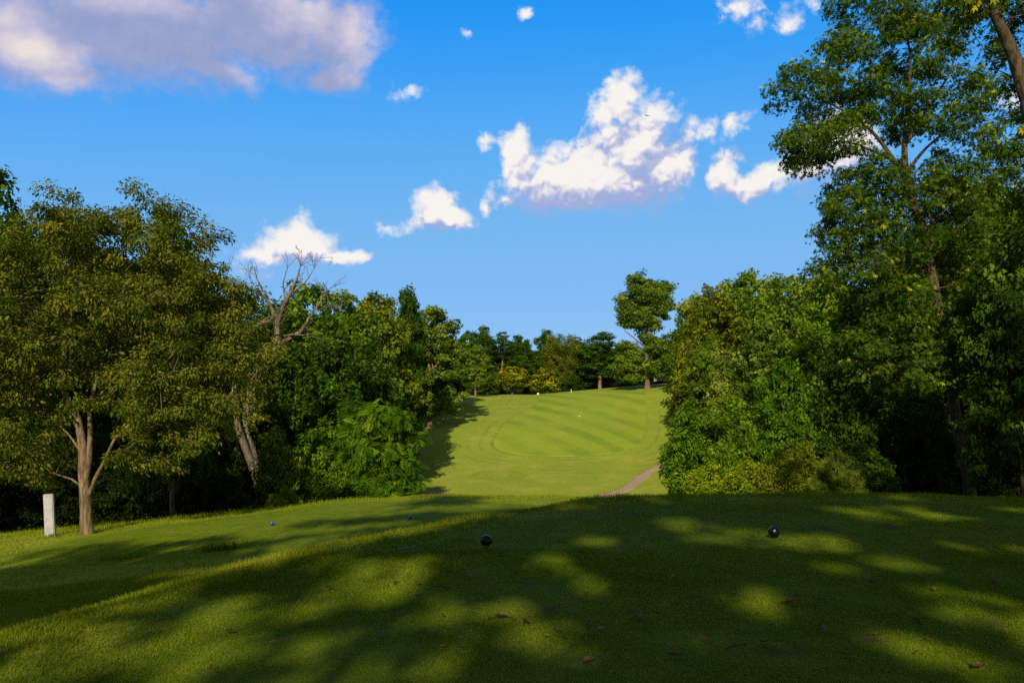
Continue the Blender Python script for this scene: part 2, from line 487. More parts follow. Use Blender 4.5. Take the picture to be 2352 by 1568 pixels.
# ================================================================== camera, sun, sky
scn = bpy.context.scene
cam = bpy.data.cameras.new('camera'); co = bpy.data.objects.new('camera', cam); C.objects.link(co)
co.location = (0, 0, EYE); co.rotation_euler = (R(90), 0, 0)
cam.sensor_width = 36; cam.lens = 36 * F / 2352; cam.shift_y = (YH - 784) / 2352
cam.clip_start = .05; cam.clip_end = 6000
scn.camera = co
sun = bpy.data.lights.new('sun', 'SUN'); so = bpy.data.objects.new('sun', sun); C.objects.link(so)
sun.energy = 5.0; sun.angle = R(.85); sun.color = (1.0, .86, .62)
from mathutils import Vector
so.rotation_euler = Vector(SUNDIR).to_track_quat('-Z', 'Y').to_euler()
so.location = (0, -30, 40)
scn.view_settings.view_transform = 'Standard'; scn.view_settings.look = 'None'; scn.view_settings.exposure = 0
scn.render.engine = 'CYCLES'
cy = scn.cycles
cy.max_bounces = 5; cy.diffuse_bounces = 3; cy.glossy_bounces = 2; cy.transmission_bounces = 3; cy.transparent_max_bounces = 4
cy.use_denoising = False; cy.sample_clamp_indirect = 4
cy.caustics_reflective = False; cy.caustics_refractive = False

W = bpy.data.worlds.new('World'); scn.world = W; W.use_nodes = True
t = NT(W.node_tree)
wout = t.new('ShaderNodeOutputWorld')
sky = t.new('ShaderNodeTexSky', sky_type='NISHITA'); sky.sun_disc = False
sky.sun_elevation = R(SUN_EL); sky.sun_rotation = math.pi + math.atan(SUN_AZ)
sky.air_density = 1.0; sky.dust_density = .6; sky.ozone_density = 2.0
D = t.new('ShaderNodeTexCoord').outputs['Generated']
sx = t.new('ShaderNodeSeparateXYZ'); t.link(D, sx.inputs[0])
az = t.math('ARCTAN2', sx.outputs[0], sx.outputs[1])
hl = t.math('SQRT', t.math('ADD', t.math('POWER', sx.outputs[0], 2), t.math('POWER', sx.outputs[1], 2)))
el = t.math('DIVIDE', sx.outputs[2], t.math('MAXIMUM', hl, .01))
cb = t.new('ShaderNodeCombineXYZ'); t.link(az, cb.inputs[0]); t.link(el, cb.inputs[1])
Pv = cb.outputs[0]
SKY_SAT, SKY_STR = 1.35, .10
hs = t.new('ShaderNodeHueSaturation'); hs.inputs['Saturation'].default_value = SKY_SAT; t.link(sky.outputs[0], hs.inputs['Color'])
sk0 = t.scale(hs.outputs[0], SKY_STR)
cv = t.new('ShaderNodeRGBCurve'); cm = cv.mapping; cm.use_clip = False     # tone response of the picture's sky
for ch, pts in enumerate((((0, 0), (.030, .002), (.045, .022), (.08, .095), (.16, .18), (.38, .24), (1, .40)), ((0, 0), (.08, .12), (.125, .20), (.17, .305), (.3, .44), (.6, .50), (1, .60)), ((0, 0), (.15, .55), (.3, .82), (.4, .90), (.71, .88), (1, .95)))):
    c = cm.curves[ch]
    c.points[0].location = pts[0]; c.points[1].location = pts[-1]
    for q in pts[1:-1]: c.points.new(*q)
cm.update()
t.link(sk0, cv.inputs['Color'])
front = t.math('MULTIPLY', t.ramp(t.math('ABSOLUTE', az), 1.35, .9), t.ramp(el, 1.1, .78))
skyc = t.mix(front, t.mix(1.0, t.scale(sky.outputs[0], .10), (1.15, 1.0, .72), 'MULTIPLY'), cv.outputs[0])  # sky outside the view is warmed to cut the blue fill light
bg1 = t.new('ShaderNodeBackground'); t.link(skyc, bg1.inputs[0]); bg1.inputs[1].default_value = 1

def sph(px, py, rx, ry):
    u = (px - CX) / F; v = (YH - py) / F; a = math.atan(u); c = math.cos(a)
    return a, v * c, rx / F * c * c, ry / F * c
def field(P, blobs):
    acc = None
    for px, py, rx, ry, amp in blobs:
        a, e, ra, re = sph(px, py, rx * 1.18, ry * 1.18)
        q = t.vmath('MULTIPLY', t.vmath('SUBTRACT', P, (a, e, 0)), (1 / ra, 1 / re, 1))
        f = t.math('MULTIPLY_ADD', t.vmath('LENGTH', q), -amp, amp)
        acc = f if acc is None else t.math('SMOOTH_MAX', acc, f, .18)
    return acc
BLOBS = [(1440,225,52,62,1),(1392,262,48,50,1),(1500,262,70,55,1),(1430,320,95,75,1.1),(1380,385,120,85,1.2),(1500,390,95,95,1.1),(1285,405,85,72,1),(1188,345,40,52,1),
         (1205,405,62,62,1),(1170,462,48,28,.9),(1290,455,125,52,1),(1430,455,130,58,1),(1610,310,70,34,.62),(1680,275,50,22,.55),(1560,330,50,50,.7),(1665,392,50,52,1),(1700,430,85,36,.97),
         (1780,398,80,42,.97),(1865,375,95,58,1),(1930,335,110,85,1),(1580,385,45,36,.6),(1835,445,28,32,.6),(1118,322,22,26,.85),(1113,483,24,24,.85),(935,214,40,22,.75),
         (1000,468,52,44,1),(1025,505,72,30,1),(965,512,48,26,.9),(700,512,26,36,.9),(668,548,62,44,1),(690,580,120,32,1),(745,578,80,30,.9),(598,612,52,26,.55),
         (884,523,30,15,.75),(1210,32,17,15,.75),(1074,78,20,15,.75),(1700,22,62,42,.75),(1810,48,40,40,.75),(1745,45,60,30,.6),(1875,10,18,24,.6),(2330,235,45,40,.9),(1560,420,30,20,.5)]
BLOBS = [(a_, b_, c_, d_, e_ if e_ >= .95 else e_ * .74) for a_, b_, c_, d_, e_ in BLOBS] + [(1350, 420, 190, 78, 1.5), (1465, 340, 95, 130, 1.4), (1425, 240, 50, 70, 1.2), (690, 570, 115, 34, 1.35), (690, 535, 45, 40, 1.2), (1010, 490, 62, 42, 1.3), (1195, 400, 55, 80, 1.2), (1340, 462, 175, 30, 1.3), (1560, 380, 60, 70, .95), (1515, 395, 85, 95, 1.35), (1440, 430, 120, 70, 1.4), (618, 588, 75, 24, 1.2), (775, 584, 78, 22, 1.2), (700, 560, 90, 44, 1.3)]
GREY = [(60,60,260,140,1),(330,70,300,150,1.1),(600,50,230,120,1),(790,70,110,120,1),(470,165,130,50,.9),(770,165,110,40,.7),(150,150,130,62,.9)]
wn = t.noise(Pv, 20, 4, .6)
warp = t.scale(t.vmath('SUBTRACT', wn.outputs['Color'], (.5, .5, .5)), .030)
P1 = t.vmath('ADD', Pv, warp)
wn3 = t.noise(Pv, 50, 2, .5)
P3 = t.vmath('ADD', P1, t.scale(t.vmath('SUBTRACT', wn3.outputs['Color'], (.5, .5, .5)), .012))
def vor(P, sc):
    n = t.new('ShaderNodeTexVoronoi', feature='SMOOTH_F1'); n.inputs['Scale'].default_value = sc; n.inputs['Smoothness'].default_value = .25
    t.link(P, n.inputs['Vector']); return n.outputs['Distance']
def billow(P):          # cauliflower lumps at three sizes, roughly -0.5 .. 0.5
    a_ = t.math('MULTIPLY_ADD', vor(P, 30), -.55, .30)
    b_ = t.math('MULTIPLY_ADD', vor(P, 72), -.34, a_)
    c_ = t.math('MULTIPLY_ADD', vor(P, 150), -.13, b_)
    return t.math('ADD', c_, .20)
F0 = field(P1, BLOBS)
B0 = billow(P3)
wis = t.noise(Pv, 44, 7, .62); wisf = t.math('SUBTRACT', wis.outputs[0], .5)
Dn = t.math('ADD', t.math('MULTIPLY_ADD', B0, .85, F0), t.math('MULTIPLY', wisf, 1.0))
F1 = field(t.vmath('ADD', P1, (-.004, .034, 0)), BLOBS)
broad = t.math('SUBTRACT', F0, F1)                       # + near lit tops, - towards flat bases
soft = t.ramp(broad, -.45, .25, 1.05, .56)
soft = t.math('ADD', soft, t.ramp(t.noise(Pv, 9, 2).outputs[0], .45, .65, 0, .25))
alpha = t.ramp(Dn, .0, soft)
B1 = billow(t.vmath('ADD', P3, (-.0035, .0060, 0)))
fine = t.math('SUBTRACT', B0, B1)
SB = t.math('MAXIMUM', field(P1, [(1400, 462, 190, 46, 1), (1510, 425, 80, 50, .45), (1245, 472, 110, 40, .9), (690, 592, 120, 24, .8), (1010, 522, 85, 20, .8), (1890, 425, 140, 46, .9), (1700, 452, 85, 28, .8), (1560, 330, 50, 50, .5)]), 0)  # shaded cloud bases, painted in as darker blobs
lit = t.math('ADD', t.math('MULTIPLY_ADD', SB, -.62, t.math('MULTIPLY_ADD', broad, .95, .49)), t.math('MULTIPLY_ADD', fine, 1.9, t.math('MULTIPLY', wisf, .55)), clamp=True)
ccol = t.new('ShaderNodeValToRGB'); e = ccol.color_ramp.elements
e[0].position = .05; e[0].color = (.36, .43, .70, 1); e[1].position = 1.0; e[1].color = (.96, .915, .865, 1)
for p_, c_ in ((.35, (.50, .53, .74, 1)), (.60, (.74, .71, .80, 1)), (.80, (.92, .86, .85, 1))):
    x = e.new(p_); x.color = c_
t.link(lit, ccol.inputs[0])
# the broad grey cloud, seen mostly from below
wn2 = t.noise(Pv, 8, 5, .55)
P2 = t.vmath('ADD', Pv, t.scale(t.vmath('SUBTRACT', wn2.outputs['Color'], (.5, .5, .5)), .075))
FG = field(P2, GREY)
Dg = t.math('ADD', FG, t.math('MULTIPLY_ADD', wisf, .55, t.math('MULTIPLY', B0, .25)))
ag = t.ramp(Dg, .0, .62)
LB = field(P2, [(85, 105, 130, 55, 1), (40, 30, 120, 70, .6), (845, 60, 75, 110, .7), (700, 20, 130, 70, .6), (565, 165, 45, 40, .5), (300, -20, 200, 60, .5), (840, 150, 60, 50, .4), (150, 180, 90, 40, .45)])  # sunlit patches painted onto the grey cloud
lg = t.math('ADD', t.math('MAXIMUM', LB, 0), t.math('MULTIPLY_ADD', wisf, .35, t.math('MULTIPLY_ADD', fine, .25, .18)), clamp=True)
gcol = t.new('ShaderNodeValToRGB'); e = gcol.color_ramp.elements
e[0].position = 0; e[0].color = (.27, .33, .57, 1); e[1].position = 1; e[1].color = (.88, .77, .70, 1)
for p_, c_ in ((.25, (.36, .39, .60, 1)), (.55, (.57, .53, .68, 1))):
    x = e.new(p_); x.color = c_
t.link(lg, gcol.inputs[0])
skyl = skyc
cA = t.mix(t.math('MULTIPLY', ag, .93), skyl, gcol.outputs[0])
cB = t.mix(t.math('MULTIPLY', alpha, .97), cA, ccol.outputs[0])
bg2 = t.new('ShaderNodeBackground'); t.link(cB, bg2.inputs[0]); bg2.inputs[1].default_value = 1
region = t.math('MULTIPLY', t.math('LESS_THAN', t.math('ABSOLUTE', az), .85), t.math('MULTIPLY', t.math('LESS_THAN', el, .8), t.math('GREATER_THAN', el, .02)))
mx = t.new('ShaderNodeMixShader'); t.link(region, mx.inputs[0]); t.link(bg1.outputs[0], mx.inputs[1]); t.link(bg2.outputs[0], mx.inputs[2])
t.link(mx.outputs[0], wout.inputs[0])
W.cycles.sampling_method = 'MANUAL'; W.cycles.sample_map_resolution = 512

# ================================================================== ground
def nonuni(segs):
    return np.unique(np.round(np.concatenate([np.arange(a, b, s) for a, b, s in segs]), 4))
ys = nonuni([(-70, 3, 1), (3, 30, .12), (30, 95, .6), (95, 205, .4), (205, 300, 2), (300, 600, 20), (600, 2600, 200)])
xs = nonuni([(-1600, -200, 200), (-200, -70, 8), (-70, -18, 1), (-18, 18, .15), (18, 70, .6), (70, 200, 8), (200, 1700, 200)])
X, Y = np.meshgrid(xs, ys)
Z = height(X, Y)
nx, ny = len(xs), len(ys)
ii = (np.arange(ny - 1)[:, None] * nx + np.arange(nx - 1)[None]).ravel()
quads = np.stack([ii, ii + 1, ii + nx + 1, ii + nx], 1)

# fairway outline (mown shape on the hillside)
FP = [(1136, 1010), (1146, 1032), (1195, 1044), (1300, 1048), (1405, 1041), (1468, 1016), (1486, 975), (1484, 930)]
FW = np.array([ground_at(*p)[:2] for p in FP] + [(28.5, 176), (24, 190), (14, 196), (7, 188)] + [ground_at(*p)[:2] for p in ((1232, 928), (1172, 962))])
def closed_spline(P, m=14):
    n = len(P); out = []
    for i in range(n):
        p0, p1, p2, p3 = P[i - 1], P[i], P[(i + 1) % n], P[(i + 2) % n]
        for k in range(m):
            q = k / m
            out.append(.5 * ((2 * p1) + (-p0 + p2) * q + (2 * p0 - 5 * p1 + 4 * p2 - p3) * q * q + (-p0 + 3 * p1 - 3 * p2 + p3) * q ** 3))
    return np.array(out)
FO = closed_spline(FW)
def dist_out(x, y, O):
    x = x.ravel(); y = y.ravel(); d = np.full(x.shape, 1e9)
    for p in O[::2]: d = np.minimum(d, (x - p[0]) ** 2 + (y - p[1]) ** 2)
    return np.sqrt(d)
fd = np.full(X.size, 99.); sel = ((Y > 85) & (Y < 215) & (np.abs(X) < 60)).ravel()
fd[sel] = dist_out(X.ravel()[sel], Y.ravel()[sel], FO)
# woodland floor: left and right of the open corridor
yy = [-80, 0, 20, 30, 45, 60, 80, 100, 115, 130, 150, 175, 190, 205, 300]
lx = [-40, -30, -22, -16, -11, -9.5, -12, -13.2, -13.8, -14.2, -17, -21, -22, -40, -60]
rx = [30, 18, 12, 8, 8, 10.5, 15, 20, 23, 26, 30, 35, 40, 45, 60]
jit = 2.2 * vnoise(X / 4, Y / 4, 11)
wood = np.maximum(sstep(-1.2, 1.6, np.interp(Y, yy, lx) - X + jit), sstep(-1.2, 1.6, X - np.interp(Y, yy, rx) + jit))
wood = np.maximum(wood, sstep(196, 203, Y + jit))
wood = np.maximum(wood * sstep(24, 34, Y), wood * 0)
tee = sstep(.4, 1.6, edge_s(X, Y))
blue = (1 - sstep(.9, 1.1, np.hypot((X + 5.5) / 7.5, (Y - 21.5) / 4.6))) * (1 - sstep(-3.5, -2.5, edge_s(X, Y)))
tee = np.maximum(tee, blue)

DIV = [(ground_at(px, py)[:2], rx / F * ground_at(px, py)[1], max(.10, ry / F * ground_at(px, py)[1] ** 2 / 1.6)) for px, py, rx, ry in
       [(940, 1262, 26, 6), (1260, 1396, 20, 6), (1430, 1180, 40, 4), (1900, 1212, 30, 5), (2040, 1208, 34, 5), (2280, 1215, 20, 4), (1640, 1202, 24, 4), (2270, 1430, 34, 9), (1990, 1470, 30, 7), (1330, 1520, 30, 6), (560, 1308, 14, 5), (1680, 1150, 50, 3), (1215, 1345, 16, 5), (750, 1380, 18, 6), (1800, 1500, 28, 6)]]
def bare_at(x, y):
    v = np.full(np.shape(x), -9.)
    for c, a_, b_ in DIV: v = np.maximum(v, 1 - ((x - c[0]) / a_) ** 2 - ((y - c[1]) / b_) ** 2)
    return v + 1.6 * vnoise(np.asarray(x) / .07, np.asarray(y) / .09, 51)
RT_ = [ground_at(1118, 1092)[:2], ground_at(1174, 1092)[:2]]; rc_ = (RT_[0] + RT_[1]) / 2
oval = np.hypot((X - rc_[0]) / 3.4, (Y - rc_[1]) / 2.6); oval = np.where(oval < 1, .35, 0) + np.exp(-((oval - 1) / .10) ** 2)
div = np.where((Y > 3.5) & (Y < 16), sstep(-.2, .5, bare_at(X, Y)), 0)

def grass_nodes(t, base_a, base_b, dry, wood_attr=None):
    tc = t.new('ShaderNodeTexCoord').outputs['Object']
    n1 = t.noise(tc, .22, 4); n2 = t.noise(tc, 1.6, 4); n3 = t.noise(tc, 11, 5, .7)
    n4 = t.noise(t.vmath('MULTIPLY', tc, (1, .45, 1)), 60, 3, .7)
    c = t.mix(t.ramp(n2.outputs[0], .3, .7), base_a, base_b)
    c = t.mix(t.math('MULTIPLY', t.ramp(n1.outputs[0], .45, .75), t.ramp(n3.outputs[0], .35, .7)), c, dry)
    k = t.math('MULTIPLY', t.ramp(n3.outputs[0], .2, .8, .72, 1.25), t.ramp(n4.outputs[0], .2, .8, .7, 1.3))
    return tc, t.vmath('MULTIPLY', c, t.combine3(k)), n3, n4
def _c3(s, k):
    n = s.new('ShaderNodeCombineXYZ')
    for i in range(3): s.link(k, n.inputs[i])
    return n.outputs[0]
NT.combine3 = _c3

gm, t, out = material('ground_grass')
tc, col, n3, n4 = grass_nodes(t, (.202, .270, .026), (.240, .295, .032), (.42, .37, .08))
teea = t.attr('tee'); fda = t.attr('fd'); woda = t.attr('wood')
ncol = t.noise(tc, 3.0, 4)
tcol = t.vmath('MULTIPLY', t.mix(t.ramp(ncol.outputs[0], .3, .7), (.095, .165, .008), (.165, .205, .012)), t.combine3(t.ramp(n4.outputs[0], .2, .8, .65, 1.35)))
col = t.mix(t.ramp(teea, 0, 1), col, tcol)
col = t.mix(t.math('MULTIPLY', t.attr('bare'), .85), col, (.10, .075, .03))
# faint mowing rings around the fairway
ring = t.math('SINE', t.math('MULTIPLY', t.math('ADD', fda, t.math('MULTIPLY', n3.outputs[0], .25)), 2 * math.pi / 1.9))
rmask = t.math('MULTIPLY', t.ramp(fda, 13, 9), t.ramp(t.noise(tc, .16, 2).outputs[0], .42, .6))
col = t.mix(t.math('MULTIPLY', t.math('MULTIPLY', t.ramp(ring, .45, 1.0), rmask), .36), col, (.11, .17, .012))
sxg = t.new('ShaderNodeSeparateXYZ'); t.link(tc, sxg.inputs[0])
col = t.mix(t.math('MULTIPLY', t.attr('oval'), .24), col, (.10, .16, .012))
edge_l = t.math('MULTIPLY', t.math('MULTIPLY', t.ramp(t.math('ABSOLUTE', t.math('SUBTRACT', fda, .25)),   .5, .05), .28), t.ramp(sxg.outputs[0], 8, 2))
col = t.mix(edge_l, col, (.08, .11, .012))
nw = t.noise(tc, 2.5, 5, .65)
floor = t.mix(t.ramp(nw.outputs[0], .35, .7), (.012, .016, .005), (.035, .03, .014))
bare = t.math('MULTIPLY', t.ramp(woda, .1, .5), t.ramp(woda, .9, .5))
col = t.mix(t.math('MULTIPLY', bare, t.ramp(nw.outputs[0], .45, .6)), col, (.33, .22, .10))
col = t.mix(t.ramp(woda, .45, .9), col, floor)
p = t.new('ShaderNodeBsdfPrincipled'); p.inputs['Roughness'].default_value = .85; p.inputs['Specular IOR Level'].default_value = .03
t.link(col, p.inputs['Base Color'])
t.link(t.bump(t.math('ADD', n4.outputs[0], n3.outputs[0]), .35, .05), p.inputs['Normal'])
t.link(p.outputs[0], out.inputs[0])
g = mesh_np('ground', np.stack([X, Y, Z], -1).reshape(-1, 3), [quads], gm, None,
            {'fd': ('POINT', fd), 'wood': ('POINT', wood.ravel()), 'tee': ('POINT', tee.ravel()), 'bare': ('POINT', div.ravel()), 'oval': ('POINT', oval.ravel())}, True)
tag(g, kind='structure')

# fairway sheet
fm, t, out = material('fairway_grass')
tc, col, n3, n4 = grass_nodes(t, (.212, .292, .026), (.246, .315, .030), (.34, .32, .05))
A_ = ground_at(1235, 930)[:2]; B_ = ground_at(1450, 992)[:2]
dv = (B_ - A_) / np.linalg.norm(B_ - A_); nv = np.array([-dv[1], dv[0]])
s_ = t.vmath('DOT_PRODUCT', tc, (nv[0], nv[1], 0))
wv = t.math('SINE', t.math('MULTIPLY', t.math('ADD', s_, t.math('MULTIPLY', t.noise(tc, .12, 3).outputs[0], 2.6)), 2 * math.pi / 6.0))
pm = t.math('MULTIPLY', t.ramp(wv, -.5, .8), t.ramp(t.noise(tc, .09, 3, .6).outputs[0], .30, .68))
col = t.mix(t.math('MULTIPLY', pm, .52), col, (.095, .175, .012))
brown = t.math('MULTIPLY', t.ramp(t.noise(tc, .055, 3).outputs[0], .60, .74), .5)
col = t.mix(brown, col, (.33, .27, .05))
p = t.new('ShaderNodeBsdfPrincipled'); p.inputs['Roughness'].default_value = .85; p.inputs['Specular IOR Level'].default_value = .03
t.link(col, p.inputs['Base Color']); t.link(t.bump(n4.outputs[0], .25, .04), p.inputs['Normal']); t.link(p.outputs[0], out.inputs[0])
cen = FO.mean(0); tt_ = np.concatenate([np.linspace(0, 1, 70), [1.004]])
GV = cen[None, None] + (FO - cen)[None] * tt_[:, None, None]
gz = height(GV[..., 0], GV[..., 1]) + .035; gz[-1] -= .12
n_, m_ = GV.shape[:2]
q_ = np.array([[i * m_ + j, i * m_ + (j + 1) % m_, (i + 1) * m_ + (j + 1) % m_, (i + 1) * m_ + j] for i in range(n_ - 1) for j in range(m_)])
tag(mesh_np('fairway', np.concatenate([GV, gz[..., None]], -1).reshape(-1, 3), [q_], fm, None, None, True), kind='structure')

# cart path
pmx = pbr('path_gravel', (.33, .25, .17), .95, 0, .03, .45, 2.2, .4)
PP = densify([(-26, 99, 0, 1), (-18, 97.5, 0, 1), (-11, 95.6, 0, 1), (-3, 91.5, 0, 1), (6, 91, 0, 1), (12.8, 95.5, 0, 1), (15.4, 100, 0, 1), (18.3, 106.5, 0, 1), (21.9, 111.5, 0, 1), (26, 118, 0, 1), (32, 127, 0, 1)], .5)[:, :2]
tg = np.gradient(PP, axis=0); tg /= np.linalg.norm(tg, axis=1)[:, None]; sd = np.stack([-tg[:, 1], tg[:, 0]], 1)
rngp = np.random.default_rng(5)
ws = np.array([-.82, -.75, -.4, 0, .4, .75, .82])
V = PP[:, None] + sd[:, None] * (ws[None] * (1 + .14 * np.interp(np.arange(len(PP)), np.arange(0, len(PP), 4), rngp.normal(size=len(range(0, len(PP), 4)))))[:, None])[..., None]
z = height(V[..., 0], V[..., 1]) + .05; z[:, 0] -= .15; z[:, -1] -= .15
k = len(ws); i = np.arange(len(PP) - 1)[:, None] * k + np.arange(k - 1)[None]; i = i.ravel()
tag(mesh_np('path', np.concatenate([V, z[..., None]], -1).reshape(-1, 3), [np.stack([i, i + 1, i + k + 1, i + k], 1)], pmx, None, None, True), kind='structure')

# ------------------------------------------------------------------ grass blades on the tees and their banks (nobody could count them)
def blades(name, n, ylo, yhi, hlo, hhi, wid, seed, mat, fn=None, label=None):
    rng = np.random.default_rng(seed)
    y = np.sqrt(rng.uniform(ylo ** 2, yhi ** 2, n)); x = y * rng.uniform(-.70, .70, n)
    if fn is not None:
        k = fn(x, y, rng); x, y = x[k], y[k]
    k = rng.random(len(x)) > .85 * sstep(-.1, .5, bare_at(x, y)); x, y = x[k], y[k]
    n = len(x); s = edge_s(x, y)
    rough = np.exp(-((s + .15) / .75) ** 2) + .9 * sstep(0, -2.5, s) * (1 - (1 - sstep(.9, 1.15, np.hypot((x + 5.5) / 7.5, (y - 21.5) / 4.6)))) * .8
    rough = np.clip(rough, 0, 1)
    tuft = np.clip(vnoise(x / .35, y / .35, 21) + vnoise(x / 1.3, y / 1.3, 22), -.5, .9)
    h = (hlo + (hhi - hlo) * rough) * (1 + .7 * tuft) * rng.uniform(.6, 1.3, n)
    ang = rng.uniform(0, 2 * np.pi, n); lean = rng.normal(0, .45, (n, 2))
    wx = np.cos(ang) * wid * .5 * (1 + .06 * y); wy = np.sin(ang) * wid * .5 * (1 + .06 * y)
    z = height(x, y) - .004
    B = np.stack([x, y, z], 1); Wd = np.stack([wx, wy, 0 * wx], 1)
    T = B + np.stack([lean[:, 0] * h, lean[:, 1] * h, h], 1)
    V = np.stack([B - Wd, B + Wd, T], 1).reshape(-1, 3)
    tint = .5 + .35 * vnoise(x / .9, y / .9, 23) + rng.normal(0, .16, n) + .25 * rough
    o = mesh_np(name, V, [np.arange(3 * n).reshape(-1, 3)], mat, None, {'tint': ('FACE', tint)})
    return tag(o, label, kind='stuff')
LM['turf'] = leaf_mat('turf_blade', (.07, .135, .004), (.145, .215, .007), (.34, .34, .03), trans=.3, gloss=.0, pos=(.1, .5, 1.05))
near_n, mid_n, far_n = 150000, 170000, 170000
blades('grass', 240000, 3.9, 8.5, .018, .07, .0055, 31, LM['turf'])
blades('grass', 240000, 8.5, 15.5, .022, .085, .0055, 32, LM['turf'])
blades('grass', 160000, 15.5, 31, .02, .09, .006, 33, LM['turf'], lambda x, y, r: (x < 9) & (edge_s(x, y) < -1) & (x > -24))
blades('grass', 26000, 24, 33, .05, .17, .007, 34, LM['turf'], lambda x, y, r: (x < -5) & (x > -19) & (height(x, y) < -1.75) & (y > 25.5 + .9 * r.normal(size=len(x))))

# ================================================================== small things on the course
ball_b = pbr('marker_black', (.004, .005, .010), .28, 0, .35, .3, 40, 0, .06)
ball_u = pbr('marker_blue', (.01, .08, .42), .22, 0, .5, 0, 10, 0, .4)
ball_r = pbr('marker_red', (.5, .05, .02), .3)
steel = pbr('stake_metal', (.22, .15, .09), .6, .3)
def marker(px, py, r, mat, label, gap, Y=None, group=None):
    p = ground_at(px, py)
    root = thing('tee_marker', label, 'tee marker', tuple(p), group)
    mb = MB(); a = np.linspace(-np.pi / 2, np.pi / 2, 25)
    mb.lathe([(max(r * math.cos(v), .0008), r * math.sin(v) + r + gap) for v in a], 40)
    mb.build('ball', mat, root)
    mb = MB(); mb.lathe([(.001, -.08), (.006, -.06), (.006, gap + .012), (.014, gap + .014), (.014, gap + .02), (.001, gap + .022)], 10)
    mb.build('spike', steel, root)
    return root
# dimpled surface on the black balls
nt = ball_b.node_tree; vo = nt.nodes.new('ShaderNodeTexVoronoi'); vo.inputs['Scale'].default_value = 75
tcn = nt.nodes.new('ShaderNodeTexCoord'); bp = nt.nodes.new('ShaderNodeBump'); bp.inputs['Strength'].default_value = .25; bp.inputs['Distance'].default_value = .01
nt.links.new(tcn.outputs['Object'], vo.inputs['Vector']); nt.links.new(vo.outputs['Distance'], bp.inputs['Height'])
pn = [n for n in nt.nodes if n.type == 'BSDF_PRINCIPLED'][0]; nt.links.new(bp.outputs[0], pn.inputs['Normal']); nt.links.new(bp.outputs[0], pn.inputs['Coat Normal'])
marker(1117, 1262, .062, ball_b, 'glossy black ball tee marker raised on a thin spike, nearer the blue balls', .035)
marker(1778, 1236, .067, ball_b, 'glossy black ball tee marker sitting low in a sunlit patch of the upper tee', .008)
marker(625, 1207, .060, ball_u, 'blue ball tee marker on the lower tee, towards the pale-barked tree', .01)
marker(941, 1193, .060, ball_u, 'blue ball tee marker beside the longer grass at the upper tee bank', .01)
marker(1118, 1092, .09, ball_r, 'tiny red tee marker on the forward tee, further from the cart path', .0)
marker(1174, 1092, .09, ball_r, 'tiny red tee marker on the forward tee, nearer the cart path', .0)

# white slab post by the big tree
wm, t, out = material('post_white')
p = t.new('ShaderNodeBsdfPrincipled'); p.inputs['Roughness'].default_value = .5
tc = t.new('ShaderNodeTexCoord').outputs['Object']; n1 = t.noise(tc, 5, 5); n2 = t.noise(tc, 40, 3)
t.link(t.mix(t.ramp(n1.outputs[0], .3, .75), (.30, .31, .34), (.44, .44, .46)), p.inputs['Base Color']); t.link(t.bump(n2.outputs[0], .08), p.inputs['Normal']); t.link(p.outputs[0], out.inputs[0])
b = ground_at(116, 1230); b = at(116, 1232, 24.2); b[2] = hz(b[0], b[1]) - .04
import bmesh
def bevel_box(name, dims, mat, parent=None, bev=.02, seg=3, jitter=0.):
    bm = bmesh.new(); bmesh.ops.create_cube(bm, size=1)
    for v in bm.verts: v.co = Vector((v.co.x * dims[0], v.co.y * dims[1], (v.co.z + .5) * dims[2]))
    bmesh.ops.bevel(bm, geom=list(bm.edges), offset=bev, segments=seg, affect='EDGES')
    me = bpy.data.meshes.new(name); bm.to_mesh(me); bm.free(); me.materials.append(mat)
    o = bpy.data.objects.new(name, me); C.objects.link(o)
    if parent: o.parent = parent
    return o
o = bevel_box('marker_post', (.285, .13, 1.34), wm, None, .022)
o.location = b; o.rotation_euler = (R(-2), R(-3.2), R(6))
tag(o, 'tall blank white slab post leaning slightly beside the big pale-barked tree', 'post')

# small markers far up the fairway
wh = pbr('paint_white', (.8, .8, .78), .4); dk = pbr('dark_frame', (.03, .03, .035), .6); rd = pbr('wood_red', (.12, .05, .03), .8)
p0 = ground_at(1236, 909)
sg = thing('fairway_sign', 'small white sign plate between dark sides at the fairway crest', 'sign', tuple(p0))
mb = MB(); mb.box((0, 0, .42), (.42, .03, .5)); mb.build('sign_plate', wh, sg, False)
mb = MB(); mb.box((-.25, .0, .36), (.06, .08, .72)); mb.build('post', dk, sg, False)
mb = MB(); mb.box((.25, .0, .36), (.06, .08, .72)); mb.build('post', dk, sg, False)
p0 = ground_at(1312, 902); mb = MB(); mb.lathe([(.065, -.1), (.065, .74), (.04, .8), (.001, .81)], 12)
o = mb.build('marker_stake', wh); o.location = p0; tag(o, 'short plain white stake standing on the skyline of the fairway', 'stake')
p0 = ground_at(1331, 956); mb = MB(); mb.lathe([(.001, .06), (.17, .06), (.19, .04), (.19, -.02)], 20)
o = mb.build('marker_disc', wh); o.location = p0; tag(o, 'flat white disc lying in the middle of the mown fairway', 'marker disc')
# bird
mb = MB(); c = at(1486, 266, 120)
for s in (-1, 1):
    mb.add([[0, -.12, 0], [s * .3, -.05, .10], [s * .62, .02, .02], [s * .3, .1, .09], [0, .12, 0]], None, [[0, 1, 3], [1, 2, 3], [0, 3, 4]])
mb.tube([(0, -.26, -.01), (0, -.1, 0), (0, .1, 0), (0, .3, -.01)], [.012, .06, .05, .02], 8)
o = mb.build('bird', dk); o.location = c; o.rotation_euler = (0, R(8), R(20)); tag(o, 'dark bird gliding in front of the tall cumulus cloud', 'bird')

